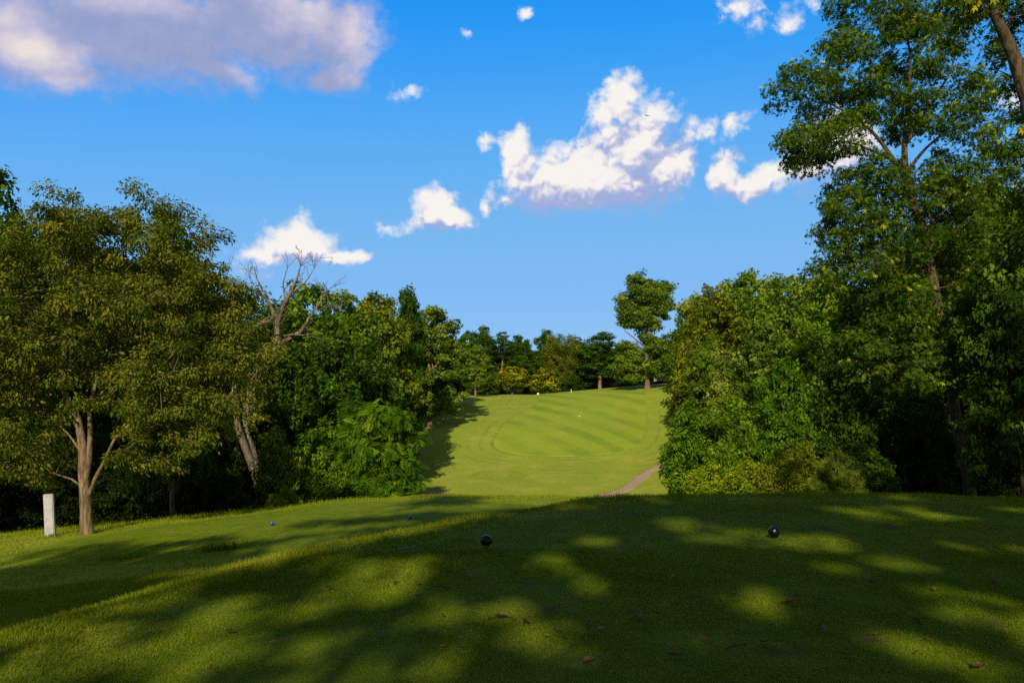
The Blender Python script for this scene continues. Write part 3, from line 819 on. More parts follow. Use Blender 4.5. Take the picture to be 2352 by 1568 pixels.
# fallen leaves, twigs, clods on the tee: each one a thing
flm = leaf_mat('dry_leaf', (.06, .027, .004), (.16, .078, .013), (.34, .19, .05), trans=.15, gloss=.03)
def leaf_mesh(seed, name='fallen_leaf'):
    rng = np.random.default_rng(seed); n = 9; V = []
    for i in range(n):
        tt = i / (n - 1); w = .36 * math.sin(math.pi * min(1, tt * 1.02 + .0)) ** .7 * (1 - .25 * (i % 2)) * (1 - .3 * tt)
        cz = .30 * (tt - .5) ** 2 * rng.uniform(.6, 1.6)
        for j in (-1, -.5, 0, .5, 1):
            V.append((tt - .5, j * w, cz + .55 * w * abs(j) ** 1.5 * rng.uniform(.5, 1.2) + .03))
    q = [[i * 5 + j, i * 5 + j + 1, (i + 1) * 5 + j + 1, (i + 1) * 5 + j] for i in range(n - 1) for j in range(4)]
    o = mesh_np(name, V, [np.array(q)], flm, None, {'tint': ('FACE', np.full(len(q), rng.uniform(.25, .95)) + rng.normal(0, .08, len(q)))}, True)
    return o
protos = [leaf_mesh(100 + i) for i in range(7)]
used = [False] * 7
def place_leaf(i, p, L, rz, label, group=None, tilt=0.):
    o = protos[i]
    if used[i]: o = o.copy(); C.objects.link(o)
    used[i] = True
    o.location = (p[0], p[1], p[2] + .026); o.scale = (L, L, L); o.rotation_euler = (R(random.uniform(-14, 14)), R(random.uniform(-14, 14)) + tilt, rz)
    for k_ in ('label', 'category', 'group'):
        if k_ in o: del o[k_]
    return tag(o, label, 'leaf', group)
place_leaf(0, ground_at(1818, 1391), .15, .2, 'largest curled brown leaf, in front of the black ball at the sunlit patch')
place_leaf(1, ground_at(2282, 1347), .13, 1.1, 'tan upright curled leaf near the far right of the upper tee')
place_leaf(2, ground_at(630, 1486), .075, .7, 'reddish dry leaf alone on the shaded bank of the upper tee')
place_leaf(3, ground_at(2004, 1345), .12, 2.2, 'flat dark brown leaf with shreds beside it, right half of the upper tee')
place_leaf(4, ground_at(2040, 1213), .14, .1, 'long brown leaf beyond and right of the black ball in the sunlit patch')
place_leaf(5, ground_at(2270, 1217), .13, 2.9, 'brown leaf near the right edge beneath the dark woods')
place_leaf(6, ground_at(1150, 1424), .13, .15, 'dark flat leaf in the shade straight in front of the spiked black ball')
place_leaf(0, ground_at(1465, 1424), .12, 1.8, 'dark brown leaf curled in deep shade at the middle of the tee')
place_leaf(1, ground_at(1297, 1307), .055, 2.1, 'small pale leaf on the bright sun fleck below the spiked black ball')
rl = random.Random(3); cnt_ = 0
spots = [(905,1268),(870,1275),(1035,1318),(1063,1320),(910,1352),(967,1345),(958,1373),(1148,1278),(1495,1210),(1560,1210),(1600,1213),(1645,1207),(1500,1270),(1640,1263),(1720,1255),(1790,1330),(1950,1245),(1935,1248),(1880,1200),(1890,1208),(2080,1232),(1980,1262),(1640,1397),(1380,1455),(1180,1437),(1080,1330),(1330,1185),(1430,1178),(1710,1290),(1690,1305),(2190,1300),(2100,1335),(2150,1365),(1590,1365),(1540,1335),(1470,1330),(1210,1435),(1275,1460),(1550,1520),(1620,1480),(1760,1490),(1890,1450),(1945,1510),(2050,1440),(2310,1470),(2240,1540),(1690,1540),(1350,1530),(1000,1455),(880,1470),(760,1360),(700,1440),(530,1460),(560,1308),(1240,1360),(1345,1375),(905,1415),(1128,1376)]
for px, py in spots:
    place_leaf(rl.randrange(7), ground_at(px + rl.uniform(-8, 8), py + rl.uniform(-5, 5)), rl.uniform(.055, .10), rl.uniform(0, 6.28), 'small dry brown leaf scattered on the upper tee grass', 'dry leaves scattered over the upper tee')
for k_ in range(110):
    px = rl.uniform(900, 2340); py = rl.uniform(1165, 1560)
    place_leaf(rl.randrange(7), ground_at(px, py), rl.uniform(.02, .05), rl.uniform(0, 6.28), 'tiny shred of dry leaf lying in the upper tee grass', 'tiny leaf shreds over the upper tee')
tw = MB(); rr = np.random.default_rng(4)
tw.tube([(-.09, 0, .012), (-.03, .008, .02), (.03, -.004, .018), (.09, .012, .012)], [.004, .004, .003, .002], 6); tw.tube([(-.01, .003, .018), (.02, .03, .03), (.045, .04, .02)], [.003, .002, .001], 5)
twig0 = tw.build('twig', BK['dark'])
for i, (px, py, rz, lb) in enumerate([(1150, 1423, .2, 'thin dark twig next to the dark flat leaf in deep shade'), (1015, 1352, 2.6, 'thin brown twig in the sunlit grass left of centre on the tee'), (1690, 1492, .5, 'thin twig in the shade near the bottom of the photo'), (2110, 1430, 1.2, 'thin twig on the grass in the lower right shade')]):
    o = twig0 if i == 0 else twig0.copy()
    if i: C.objects.link(o)
    o.location = ground_at(px, py); o.rotation_euler = (0, 0, rz); tag(o, lb, 'twig')
# grass tuft at the foot of the bank
def tuft(px, py, n, h, spread, label, seed):
    rng = np.random.default_rng(seed); b = ground_at(px, py)
    xy = rng.normal(0, 1, (n, 2)) * np.array(spread); hh = h * rng.uniform(.5, 1.2, n); le = rng.normal(0, .55, (n, 2)); w = .012
    a = rng.uniform(0, 6.28, n); wd = np.stack([np.cos(a), np.sin(a), 0 * a], 1) * w / 2
    zz = height(b[0] + xy[:, 0], b[1] + xy[:, 1]) - b[2] - .01
    B = np.column_stack([xy, zz]); M_ = B + np.column_stack([le * hh[:, None] * .4, hh * .65]); T = B + np.column_stack([le * hh[:, None], hh])
    V = np.stack([B - wd, B + wd, M_ - wd * .8, M_ + wd * .8, T], 1).reshape(-1, 3); i = np.arange(n)[:, None] * 5
    o = mesh_np('grass_tuft', V, [i + np.array([[0, 1, 3, 2]]), i + np.array([[2, 3, 4]])], LM['bright'], None, {'tint': ('FACE', np.concatenate([rng.uniform(.2, .7, n)] * 2))})
    o.location = b; tag(o, label, 'grass tuft')
tuft(515, 1262, 260, .22, (.30, .10), 'coarse dark grass tuft at the foot of the bank between the two tees', 1)
tuft(290, 1283, 200, .16, (.35, .12), 'lower spreading grass clump on the shaded hollow left of the bank', 2)
tuft(118, 1234, 90, .14, (.16, .05), 'little grass tuft at the foot of the white slab post', 3)

# ================================================================== trees that are unique
# --- big pale-barked tree on the left
b = at(200, 1224, 24); b[2] = hz(b[0], b[1]) - .03
def T(l): return px_trunk([(px, py, Y, r) for px, py, Y, r in l], b)
tr = [T([(200, 1226, 24, .160), (199, 1180, 24, .155), (196, 1130, 24, .150), (192, 1085, 24, .14), (190, 1020, 24, .115), (178, 960, 24, .10), (160, 925, 24, .085), (140, 880, 24.2, .065), (150, 800, 24.3, .05), (170, 700, 24.3, .035), (180, 600, 24.3, .02)]),
      T([(196, 1105, 24, .10), (206, 1050, 23.9, .085), (208, 990, 23.8, .075), (205, 940, 23.8, .06), (230, 850, 23.8, .05), (270, 740, 23.9, .035), (290, 620, 24, .02)]),
      T([(203, 1140, 24, .065), (220, 1095, 23.8, .055), (238, 1062, 23.7, .045), (262, 1010, 23.6, .038), (330, 950, 23.6, .03), (450, 880, 23.8, .015)]),
      T([(192, 1120, 24, .034), (165, 1100, 23.9, .026), (128, 1088, 23.8, .02), (80, 1060, 23.7, .018)]),
      T([(188, 1040, 24, .032), (160, 1000, 23.9, .026), (120, 960, 24.2, .02), (60, 900, 24.4, .012)])]
el_ = px_ells([(230, 690, 250, 215, 24.6, 3.4), (100, 740, 190, 200, 24.2, 3.0), (300, 555, 190, 105, 24.8, 2.6), (190, 535, 130, 90, 24.8, 2.4), (400, 720, 170, 200, 24.4, 2.6), (480, 830, 110, 140, 24.0, 2.0), (545, 800, 48, 60, 24.0, 1.0),
               (290, 890, 90, 50, 23.3, 1.2), (390, 930, 110, 80, 23.4, 1.6), (350, 1045, 85, 36, 23.4, 1.2), (445, 965, 72, 65, 23.6, 1.3), (55, 1036, 85, 52, 24.4, 1.2), (20, 900, 110, 120, 24, 2.0), (-40, 760, 120, 200, 24.5, 2.5), (480, 680, 70, 70, 24.6, 1.4)], b)
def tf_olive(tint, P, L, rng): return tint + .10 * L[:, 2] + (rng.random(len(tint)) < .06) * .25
make_tree('shade_tree', 'big round olive-green tree with a forked pale trunk beside the white slab post', 'tree', b, tr, el_, 680, .44, 250, .108, 'simple', 1.0, .45, 'olive', 'tan', 11, .44, .85, .62, twigs=4, tintfn=tf_olive, tip=.009, flare=1.25, sparse=.5, lsd=.4, lump=(.85, 1.25))

# --- dead tree with bare limbs
b = at(590, 1105, 45); b[2] = hz(b[0], b[1]) - .1
rng = np.random.default_rng(21)
edges = []
def limb(pts):
    d = densify(np.array(pts, float), .5)
    return d
limbs = [[(600, 1110, 45, .34), (575, 1040, 45, .33), (560, 985, 45, .30), (572, 930, 45, .28), (585, 870, 45, .26), (612, 825, 45, .23), (640, 792, 45, .20)],
         [(640, 792, 45, .19), (637, 740, 45, .15), (650, 705, 44.8, .12), (668, 672, 44.6, .09), (682, 640, 44.5, .06), (690, 612, 44.5, .03)],
         [(637, 745, 45, .11), (622, 700, 45.2, .08), (604, 668, 45.3, .06), (590, 640, 45.4, .03)],
         [(640, 792, 45, .15), (665, 778, 44.6, .12), (690, 762, 44.3, .10), (712, 728, 44.1, .07), (735, 695, 44, .05), (748, 672, 44, .025)],
         [(585, 1080, 45, .22), (565, 1030, 44.5, .2), (545, 970, 44.3, .17), (538, 900, 44.2, .14), (545, 830, 44.2, .11), (560, 770, 44.2, .09), (590, 745, 44.2, .07), (618, 728, 44.2, .04)],
         [(548, 800, 44.2, .09), (540, 740, 44.2, .07), (528, 690, 44.2, .05), (522, 650, 44.2, .03)],
         [(545, 800, 44.2, .10), (570, 772, 44, .085), (600, 742, 43.8, .07), (620, 735, 43.7, .05), (640, 720, 43.6, .03)],
         [(638, 750, 45, .09), (650, 720, 45.2, .07), (655, 690, 45.3, .05), (650, 650, 45.4, .035), (660, 615, 45.4, .02)],
         [(668, 672, 44.6, .06), (690, 660, 44.4, .045), (708, 640, 44.3, .03), (722, 615, 44.2, .015)],
         [(612, 690, 45.2, .05), (590, 665, 45.2, .04), (575, 640, 45.2, .02)],
         [(655, 772, 44.8, .08), (672, 768, 44.2, .06), (700, 770, 43.9, .03)]]
skel = [px_trunk(l, b) for l in limbs]
mb = MB(); EA, EB, E0, E1 = [], [], [], []
for s in skel:
    d = limb(s); mb.tube(d[:, :3], d[:, 3], 10, .3, rng)
def sprout(p, d, L, r, depth):
    n = max(2, int(L / .28)); q = np.array(p, float); d = np.array(d, float)
    for i in range(n):
        d = d + rng.normal(0, .16, 3) + np.array([0, 0, .05]); d /= np.linalg.norm(d)
        q2 = q + d * L / n; r1 = r * (1 - i / n * .6); r2 = r * (1 - (i + 1) / n * .6)
        EA.append(q); EB.append(q2); E0.append(r1); E1.append(r2)
        if depth < 3 and rng.random() < (.62 if depth < 2 else .4):
            a = d + rng.normal(0, .65, 3) * np.array([1, .8, .8]); a /= np.linalg.norm(a)
            sprout(q2, a, L * rng.uniform(.35, .65), r2 * .62, depth + 1)
        q = q2
for k_, s in enumerate(skel):
    d = limb(s)
    for i in range(len(d) // 3 if k_ in (0, 4) else 2, len(d)):
        if d[i, 3] < .17 and rng.random() < .55:
            tg_ = d[min(i + 1, len(d) - 1), :3] - d[i - 1, :3]; tg_ /= np.linalg.norm(tg_) + 1e-9
            a = tg_ + rng.normal(0, .7, 3) + np.array([0, 0, .25]); a /= np.linalg.norm(a)
            sprout(d[i, :3], a, rng.uniform(.6, 1.35), max(.015, d[i, 3] * .38), 0)
    if k_ not in (0,):
        e_ = d[-1]; tg_ = d[-1, :3] - d[-2, :3]; tg_ /= np.linalg.norm(tg_)
        for _ in range(3): sprout(e_[:3], tg_ + rng.normal(0, .35, 3), rng.uniform(.45, .95), max(.014, e_[3] * .7), 0)
root = thing('dead_tree', 'bare dead tree with bleached limbs and ivy on its leaning trunk', 'dead tree', tuple(b))
mb.edges(EA, EB, np.maximum(E0, .012), np.maximum(E1, .010), 4)
mb.build('trunk', BK['bone'], root)
iv = limb(skel[0]); iv = iv[iv[:, 2] > iv[-1, 2] * .55]
pp = np.repeat(iv, 90, 0); dd_ = unit(rng.normal(size=(len(pp), 3)))
leaves_mesh('ivy', pp[:, :3] + dd_ * (pp[:, 3:4] + rng.random((len(pp), 1)) * .28), dd_, np.full(len(pp), .17) * rng.uniform(.6, 1.3, len(pp)), .5 + rng.normal(0, .2, len(pp)), 'broad', .5, .4, rng, LM['ivy'], root)

# --- tall tree on the right with the open upper crown
K_ = 1.4
b = at(2228, 1146, 30 * K_); b[2] = hz(b[0], b[1]) - .05
def T(l): return px_trunk([(x_, y_, Y_ * K_, r_ * 1.3) for x_, y_, Y_, r_ in l], b)
def E_(l): return px_ells([(x_, y_, a_, c_, Y_ * K_, d_ * K_) for x_, y_, a_, c_, Y_, d_ in l], b)
tr = [T([(2236, 1262, 30, .27), (2230, 1150, 30, .25), (2222, 1080, 30, .23), (2205, 1000, 30, .22), (2192, 930, 30, .21), (2182, 860, 30, .205), (2168, 760, 30, .20), (2152, 690, 30, .19), (2140, 620, 30, .18), (2122, 540, 30, .19), (2105, 480, 30, .175), (2085, 410, 30, .16), (2078, 370, 30, .13), (2080, 300, 30, .10), (2088, 220, 30, .07), (2090, 120, 30, .045), (2070, 40, 30, .02)]),
      T([(2084, 412, 30, .11), (2050, 365, 29.6, .085), (2030, 335, 29.4, .07), (1990, 290, 29, .055), (1930, 250, 28.7, .04), (1860, 215, 28.4, .02)]),
      T([(2050, 365, 29.6, .06), (2000, 345, 29.2, .05), (1940, 325, 28.9, .035), (1880, 335, 28.7, .018)]),
      T([(2082, 400, 30, .08), (2110, 360, 29.8, .065), (2150, 320, 29.6, .05), (2210, 290, 29.4, .035), (2260, 270, 29.4, .02)]),
      T([(2080, 330, 30, .08), (2130, 250, 30.2, .06), (2180, 170, 30.3, .04), (2200, 100, 30.3, .02)]),
      T([(2150, 680, 30, .08), (2110, 640, 29.4, .06), (2050, 610, 28.9, .045), (1970, 590, 28.6, .03), (1900, 590, 28.5, .02)]),
      T([(2172, 790, 30, .08), (2130, 790, 29.2, .06), (2080, 810, 28.5, .04), (2020, 830, 28.1, .02)]),
      T([(2105, 480, 30, .07), (2050, 470, 29.4, .05), (1980, 480, 29, .035), (1920, 500, 28.8, .02)])]
el_ = E_([(2030, 130, 150, 120, 29.6, 2.4), (1925, 200, 95, 90, 28.9, 1.6), (1848, 195, 50, 50, 28.6, 1.0), (2150, 190, 120, 150, 30, 2.4), (2220, 300, 80, 60, 29.6, 1.6), (2020, 260, 120, 70, 29.6, 1.8), (1905, 315, 85, 42, 28.8, 1.2), (1850, 330, 40, 30, 28.6, .8), (1980, 40, 100, 60, 29.6, 1.8), (2090, 30, 90, 60, 30, 1.8),
               (2000, 530, 120, 95, 29.2, 1.8), (1940, 500, 70, 70, 28.9, 1.2), (1940, 600, 75, 55, 28.8, 1.2), (2080, 560, 130, 130, 29.4, 2.0), (2200, 520, 130, 130, 29.8, 2.2), (2060, 690, 110, 80, 28.9, 1.8), (2010, 810, 62, 66, 28.3, 1.2), (2100, 830, 105, 85, 28.4, 1.6), (2190, 830, 80, 90, 28.4, 1.4), (2270, 760, 80, 130, 29, 1.8), (2200, 680, 110, 120, 29.6, 2.0), (2050, 450, 120, 40, 29.5, 1.4), (1990, 430, 60, 30, 29.2, 1.0)])
el_ += E_([(2150, 415, 60, 40, 29.8, 1.4), (2225, 410, 80, 70, 29.8, 1.8), (2010, 412, 60, 22, 29.4, 1.0)])
_up = [e for e in el_ if e[2] > 19.5]; _lo = [e for e in el_ if e[2] <= 19.5]
_r = np.random.default_rng(77)
el_ = lumpy(_up, 1.15, 1.0, _r, False) + lumpy(_lo, 1.3, 1.0, _r, True)
def tf_ash(tint, P, L, rng):
    k_ = rng.random(len(tint))
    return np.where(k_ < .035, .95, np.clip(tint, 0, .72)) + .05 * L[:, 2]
_tk = densify([(*at(px, py, 42), 1) for px, py in ((2225, 1100), (2205, 1000), (2192, 930), (2182, 860), (2168, 760), (2152, 690), (2140, 620), (2122, 540), (2105, 480), (2085, 410))], .3)[:, :3]
def open_trunk(P):
    keep = np.ones(len(P), bool)
    for q in _tk:
        z_ = q[2]
        w_ = .55 if (z_ < 3.2 or 7.4 < z_ < 9.6 or 10.6 < z_ < 12.2) else 0
        if w_: keep &= ~((np.abs(P[:, 2] - z_) < .3) & (np.abs(P[:, 0] - q[0] + .02 * (P[:, 1] - q[1])) < w_) & (P[:, 1] < q[1] + .2))
    return keep
make_tree('ash_tree', 'tall tree with a leaning trunk and an open airy top against the sky', 'tree', b, tr, el_, 680, .72, 105, .225, 'palm', .9, .4, 'ash', 'brown', 12, .68, .84, .60, twigs=4, tintfn=tf_ash, tip=.011, flare=1.2, lsd=.35, cull=open_trunk)

# --- lone oak on the crest of the hill
b = ground_at(1487, 893); b[2] -= .1
YL = b[1]
tr = [px_trunk([(1487, 895, YL, .62), (1486, 860, YL, .52), (1485, 800, YL, .46), (1484, 740, YL, .38), (1482, 690, YL, .26), (1480, 650, YL, .12)], b),
      px_trunk([(1484, 745, YL, .22), (1505, 715, YL, .16), (1522, 690, YL, .10)], b), px_trunk([(1485, 800, YL, .2), (1455, 775, YL, .14), (1435, 760, YL, .08)], b),
      px_trunk([(1484, 730, YL, .2), (1455, 700, YL, .14), (1435, 690, YL, .08)], b)]
el_ = px_ells([(1474, 672, 52, 42, YL, 4.4), (1505, 690, 38, 52, YL, 3.8), (1484, 752, 24, 20, YL, 2.4), (1528, 680, 20, 36, YL, 2.2), (1440, 700, 30, 26, YL, 2.8), (1470, 725, 46, 32, YL, 4), (1450, 738, 22, 12, YL, 2.0), (1452, 803, 32, 26, YL, 3.2), (1503, 795, 34, 34, YL, 3.6), (1478, 835, 50, 34, YL, 4.4), (1432, 838, 24, 24, YL, 2.6), (1524, 835, 28, 30, YL, 2.8), (1450, 865, 30, 12, YL, 2.4)], b)
make_tree('oak_tree', 'lone tall tree with a thick trunk on the crest, upper crown apart from the lower', 'tree', b, tr, el_, 460, 1.1, 125, .36, 'spray', .4, .6, 'grey', 'tan', 13, .72, .82, .68, twigs=2, tip=.03, lump=(1.5, .9))

# --- sumac-like small tree with ladder leaves, left edge of the corridor
b = at(880, 1120, 50); b[2] = hz(b[0], b[1])
tr = [px_trunk([(880, 1150, 50, .10), (875, 1090, 50, .08), (870, 1030, 50, .06), (865, 970, 50, .035)], b), px_trunk([(885, 1140, 50, .07), (910, 1070, 49.6, .05), (925, 1010, 49.4, .03)], b)]
el_ = px_ells([(860, 970, 75, 62, 50, 1.9), (905, 1010, 58, 85, 49.5, 1.7), (850, 1060, 80, 75, 49.5, 1.8), (915, 1090, 42, 60, 49.2, 1.3), (800, 1080, 55, 60, 49.5, 1.4), (850, 1120, 70, 40, 49, 1.2)], b)
make_tree('sumac_tree', 'bright small tree with drooping ladder-like leaves at the near edge of the left wood', 'tree', b, tr, el_, 300, .42, 30, .46, 'pinn', .55, .65, 'sumac', 'brown', 14, .34, .85, .7, twigs=2, lsd=.4, sparse=.5, lump=(.62, .9))
# --- small tree with drooping leaves guarding the cart path
b = at(1592, 1135, 50); b[2] = hz(b[0], b[1])
tr = [px_trunk([(1592, 1180, 50, .10), (1592, 1090, 50, .08), (1588, 1030, 50, .06), (1585, 970, 50, .035)], b)]
el_ = px_ells([(1590, 985, 42, 52, 50, 1.3), (1582, 1045, 58, 52, 49.8, 1.6), (1610, 1030, 55, 60, 50, 1.6), (1565, 1095, 40, 45, 49.5, 1.3), (1600, 1105, 50, 40, 49.5, 1.4), (1545, 1040, 22, 20, 49.6, .7)], b)
make_tree('small_tree', 'bright drooping-leaved small tree at the right where the cart path vanishes', 'tree', b, tr, el_, 230, .42, 75, .21, 'simple', .9, .5, 'bright', 'brown', 15, .36, .85, .75, twigs=2)
# --- pine sapling
b = at(1925, 1105, 27.5); b[2] = hz(b[0], b[1])
tr = [px_trunk([(1925, 1200, 27.5, .05), (1925, 1110, 27.5, .036), (1924, 1035, 27.5, .012)], b)]
el_ = px_ells([(1925, 1052, 14, 20, 27.5, .25), (1923, 1085, 34, 26, 27.5, .55), (1925, 1112, 46, 28, 27.4, .75), (1930, 1150, 50, 36, 27.4, .8)], b)
make_tree('pine_sapling', 'young long-needled pine standing alone before the dark right wood', 'pine', b, tr, el_, 110, .16, 34, .185, 'needle', .0, .2, 'needle', 'brown', 16, .14, .9, .9, twigs=1, lift=-.05)
# --- two golden trees on the crest
for k_, (px, py, rx, ry, lab) in enumerate([(1177, 903, 38, 34, 'round golden-flowered tree on the crest, the larger of two'), (1250, 905, 32, 31, 'smaller golden-flowered tree on the crest, nearer the white sign')]):
    b = at(px, py, 192); b[2] = hz(b[0], 192) - .1
    top = py - (66 if k_ == 0 else 58)
    tr = [px_trunk([(px, py + 2, 192, .2), (px, py - 18, 192, .17), (px, py - 40, 192, .10)], b)]
    el_ = px_ells([(px, top + 28, rx * .8, 28, 192, 3.2), (px - rx * .4, top + 38, rx * .6, 22, 192, 2.6), (px + rx * .45, top + 38, rx * .58, 22, 192, 2.6)], b)
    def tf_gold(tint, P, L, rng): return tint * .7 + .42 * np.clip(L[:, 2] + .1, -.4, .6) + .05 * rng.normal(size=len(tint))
    make_tree('golden_tree', lab, 'tree', b, tr, el_, 110, .85, 90, .36, 'spray', .2, .7, 'gold', 'tan', 40 + k_, .6, .85, .7, twigs=0, tintfn=tf_gold, tip=.03)

# ================================================================== tree kinds that are copied into the woods
def proto(name, seed, H, ells, trunk, n, cr, nl, ll, templ, droop, upb, leaf, bark, mind, flat=.6, sparse=.45, tip=.03, rmin=.02, crown='crown', lump=(1.35, 1.0)):
    return make_tree(name, 'x', 'tree', (0, 0, 0), trunk, ells, n, cr, nl, ll, templ, droop, upb, leaf, bark, seed, mind, .9, flat, twigs=1, tip=tip, rmin=rmin, sparse=sparse, crown=crown, lump=lump)
def strunk(H, r, lean=0., s=0):
    q = np.random.default_rng(s)
    return [[(0, 0, -.6, r * 1.1), (0, 0, .1 * H, r), (lean * .3 + q.normal() * .1, q.normal() * .1, .35 * H, r * .8), (lean * .7 + q.normal() * .2, q.normal() * .2, .6 * H, r * .5), (lean, 0, .88 * H, r * .15)]]
PR = {}   # name -> (object, height, half width)
PR['oak'] = (proto('oak_tree', 51, 18, [(0, 0, 12.8, 4.3, 4.3, 4.9), (-2.4, -.6, 10, 2.8, 2.8, 3.6), (2.5, .4, 9.6, 2.8, 2.8, 3.8), (.4, -2.2, 8, 3, 2.6, 4), (0, 1.8, 8, 3, 3, 4), (-1.6, -.9, 5, 2.8, 2.6, 2.6), (2, -.8, 4.6, 2.6, 2.4, 2.4)], strunk(18, .32, .5, 1), 360, 1.0, 95, .34, 'spray', .4, .6, 'mid', 'brown', .75), 17.8, 5.0)
PR['maple'] = (proto('maple_tree', 52, 16, [(0, 0, 11, 4, 4, 4.8), (-2.6, -1, 8.4, 2.6, 2.6, 3.2), (2.8, -.8, 8.8, 2.6, 2.6, 3.4), (0, -2.4, 6.4, 3.6, 2.6, 3.6), (.5, 1.6, 6.5, 3.4, 3, 4), (-2.2, -1.2, 4, 2.4, 2.2, 2.4), (2.2, -1.4, 3.8, 2.4, 2.2, 2.2)], strunk(16, .26, -.4, 2), 360, .9, 95, .32, 'spray', .5, .75, 'bright', 'brown', .7, .5), 15.8, 5.2)
PR['tall'] = (proto('poplar_tree', 53, 20, [(0, 0, 16.2, 2.6, 2.6, 3.6), (-1.2, -.4, 13, 2.3, 2.2, 3), (1.4, .2, 12.2, 2.3, 2.3, 3.2), (0, -1, 9, 2.8, 2.4, 3.4), (.2, 1, 7, 2.8, 2.6, 3.6), (-.6, -.8, 4.6, 2.6, 2.2, 2.8)], strunk(20, .30, .3, 3), 300, .95, 95, .36, 'spray', .4, .6, 'deep', 'brown', .72, .65), 19.9, 3.7)
PR['trunky'] = (proto('hickory_tree', 54, 20, [(0, 0, 15.5, 3.4, 3.4, 4.4), (-2.6, -.4, 12.6, 2.6, 2.6, 3), (2.8, 0, 12, 2.8, 2.6, 3.2), (.3, -1.6, 9.6, 3.2, 2.6, 3), (-3.2, -1, 8.0, 2.2, 2, 1.6), (3.4, -.8, 7.4, 2.4, 2, 1.8), (1.8, -1.8, 5.4, 2.2, 2, 1.5), (-1.6, 1.4, 7, 2.4, 2.4, 2.4)], strunk(20, .36, .8, 4), 230, 1.0, 95, .38, 'spray', .5, .6, 'grey', 'tan', .8, .55), 19.8, 5.4)
PR['willow'] = (proto('willow_tree', 55, 16, [(0, 0, 11.5, 4.4, 4, 4), (-2.4, 0, 8.5, 3, 3, 4), (2.6, 0, 8.4, 3, 3, 4), (0, -1.6, 6, 3.6, 2.6, 3.6)], strunk(16, .3, .2, 5), 200, .95, 110, .34, 'simple', 1.2, .3, 'yolive', 'pale', .8, .95), 15.4, 5.4)
PR['cone'] = (proto('conical_tree', 56, 14, [(0, 0, 11.8, 1.0, 1.0, 2.2), (0, 0, 9, 1.7, 1.7, 2.4), (0, 0, 6, 2.3, 2.3, 2.6), (0, 0, 3, 2.6, 2.6, 2.4)], strunk(14, .2, 0, 6), 190, .6, 100, .26, 'spray', .2, .6, 'mid', 'brown', .5, .6, lump=(.7, 1.0)), 14, 2.7)
PR['shrub'] = (proto('shrub', 57, 4, [(0, 0, 2.2, 2.0, 1.8, 1.7), (-1.2, -.4, 1.5, 1.3, 1.3, 1.4), (1.3, -.3, 1.6, 1.3, 1.2, 1.4), (.2, -.9, 1.0, 1.6, 1.0, 1.0)], [[(0, 0, -.3, .07), (.1, 0, .8, .05), (.1, .1, 2, .02)], [(.05, 0, -.2, .05), (-.5, .1, .9, .03), (-.9, 0, 1.7, .015)]], 230, .36, 85, .125, 'spray', .4, .6, 'lime', 'brown', .3, .7, tip=.008, rmin=0, crown='foliage', lump=(.5, 1.0)), 4.0, 2.6)
PR['bush'] = (proto('bush', 58, 6, [(0, 0, 4, 2.0, 1.9, 2.0), (-1.0, -.5, 2.4, 1.6, 1.5, 2.0), (1.2, -.4, 2.6, 1.5, 1.5, 2.0), (0, -1, 1.5, 1.9, 1.3, 1.5)], [[(0, 0, -.4, .10), (.1, 0, 1.5, .07), (.1, .1, 3.6, .03)], [(.05, 0, -.2, .06), (-.6, .1, 1.6, .04), (-.9, 0, 2.7, .015)]], 240, .46, 90, .17, 'spray', .5, .6, 'mid', 'brown', .38, .7, tip=.01, rmin=0, crown='foliage', lump=(.65, 1.0)), 6.0, 2.7)
PR['fine'] = (proto('locust_tree', 59, 17, [(0, 0, 13, 3.2, 3.2, 3.8), (-2.4, -.4, 10.4, 2.6, 2.4, 2.6), (2.4, .2, 10.8, 2.6, 2.6, 3), (0, -1.6, 7.6, 3, 2.4, 3), (-1.5, -1, 4.4, 2.4, 2.2, 2.2), (1.8, .6, 5, 2.4, 2.2, 2.4)], strunk(17, .24, -.6, 7), 260, .85, 130, .22, 'spray', .3, .6, 'mid', 'brown', .7, .45, sparse=.35), 16.8, 4.7)
for _k, (_o, _h, _w) in list(PR.items()):      # true heights and half widths of the finished crowns
    _c = [c for c in _o.children if not c.name.startswith('trunk')][0].data
    _v = np.zeros(len(_c.vertices) * 3, np.float32); _c.vertices.foreach_get('co', _v); _v = _v.reshape(-1, 3)
    PR[_k] = (_o, float(np.percentile(_v[:, 2], 99.7)), float(np.percentile(np.abs(_v[:, :2]), 98.5)))
used_p = set()
def put(kind, px, top, hw, Y, label, leaf=None, bark=None, group=None, basepx=None, rz=None, wide=True):
    o, H, Wd = PR[kind]
    x = (px - CX) / F * Y; zb = hz(x, Y) - .1
    zt = EYE + (YH - top) / F * Y
    sz = max(.15, (zt - zb) / H); sx_ = hw / F * Y / Wd
    if kind in ('oak', 'maple', 'tall', 'trunky', 'willow', 'fine') and Y > 45: sx_ = max(sx_, (.80 if wide else .55) * sz)
    rz = random.uniform(0, 6.28) if rz is None else rz
    if kind not in used_p:
        used_p.add(kind)
        o.location = (x, Y, zb); o.rotation_euler = (0, 0, rz); o.scale = (sx_, sx_, sz); o['label'] = label
        o['category'] = 'shrub' if kind in ('shrub', 'bush') else 'tree'
        if group: o['group'] = group
        for ch in o.children:
            m = LM[leaf] if (leaf and not ch.name.startswith('trunk')) else BK[bark] if (bark and ch.name.startswith('trunk')) else None
            if m: ch.material_slots[0].link = 'OBJECT'; ch.material_slots[0].material = m
        return o
    c = copy_tree(o, (x, Y, zb), rz, sx_, sz, label, group, leaf, bark)
    c['category'] = 'shrub' if kind in ('shrub', 'bush') else 'tree'
    return c

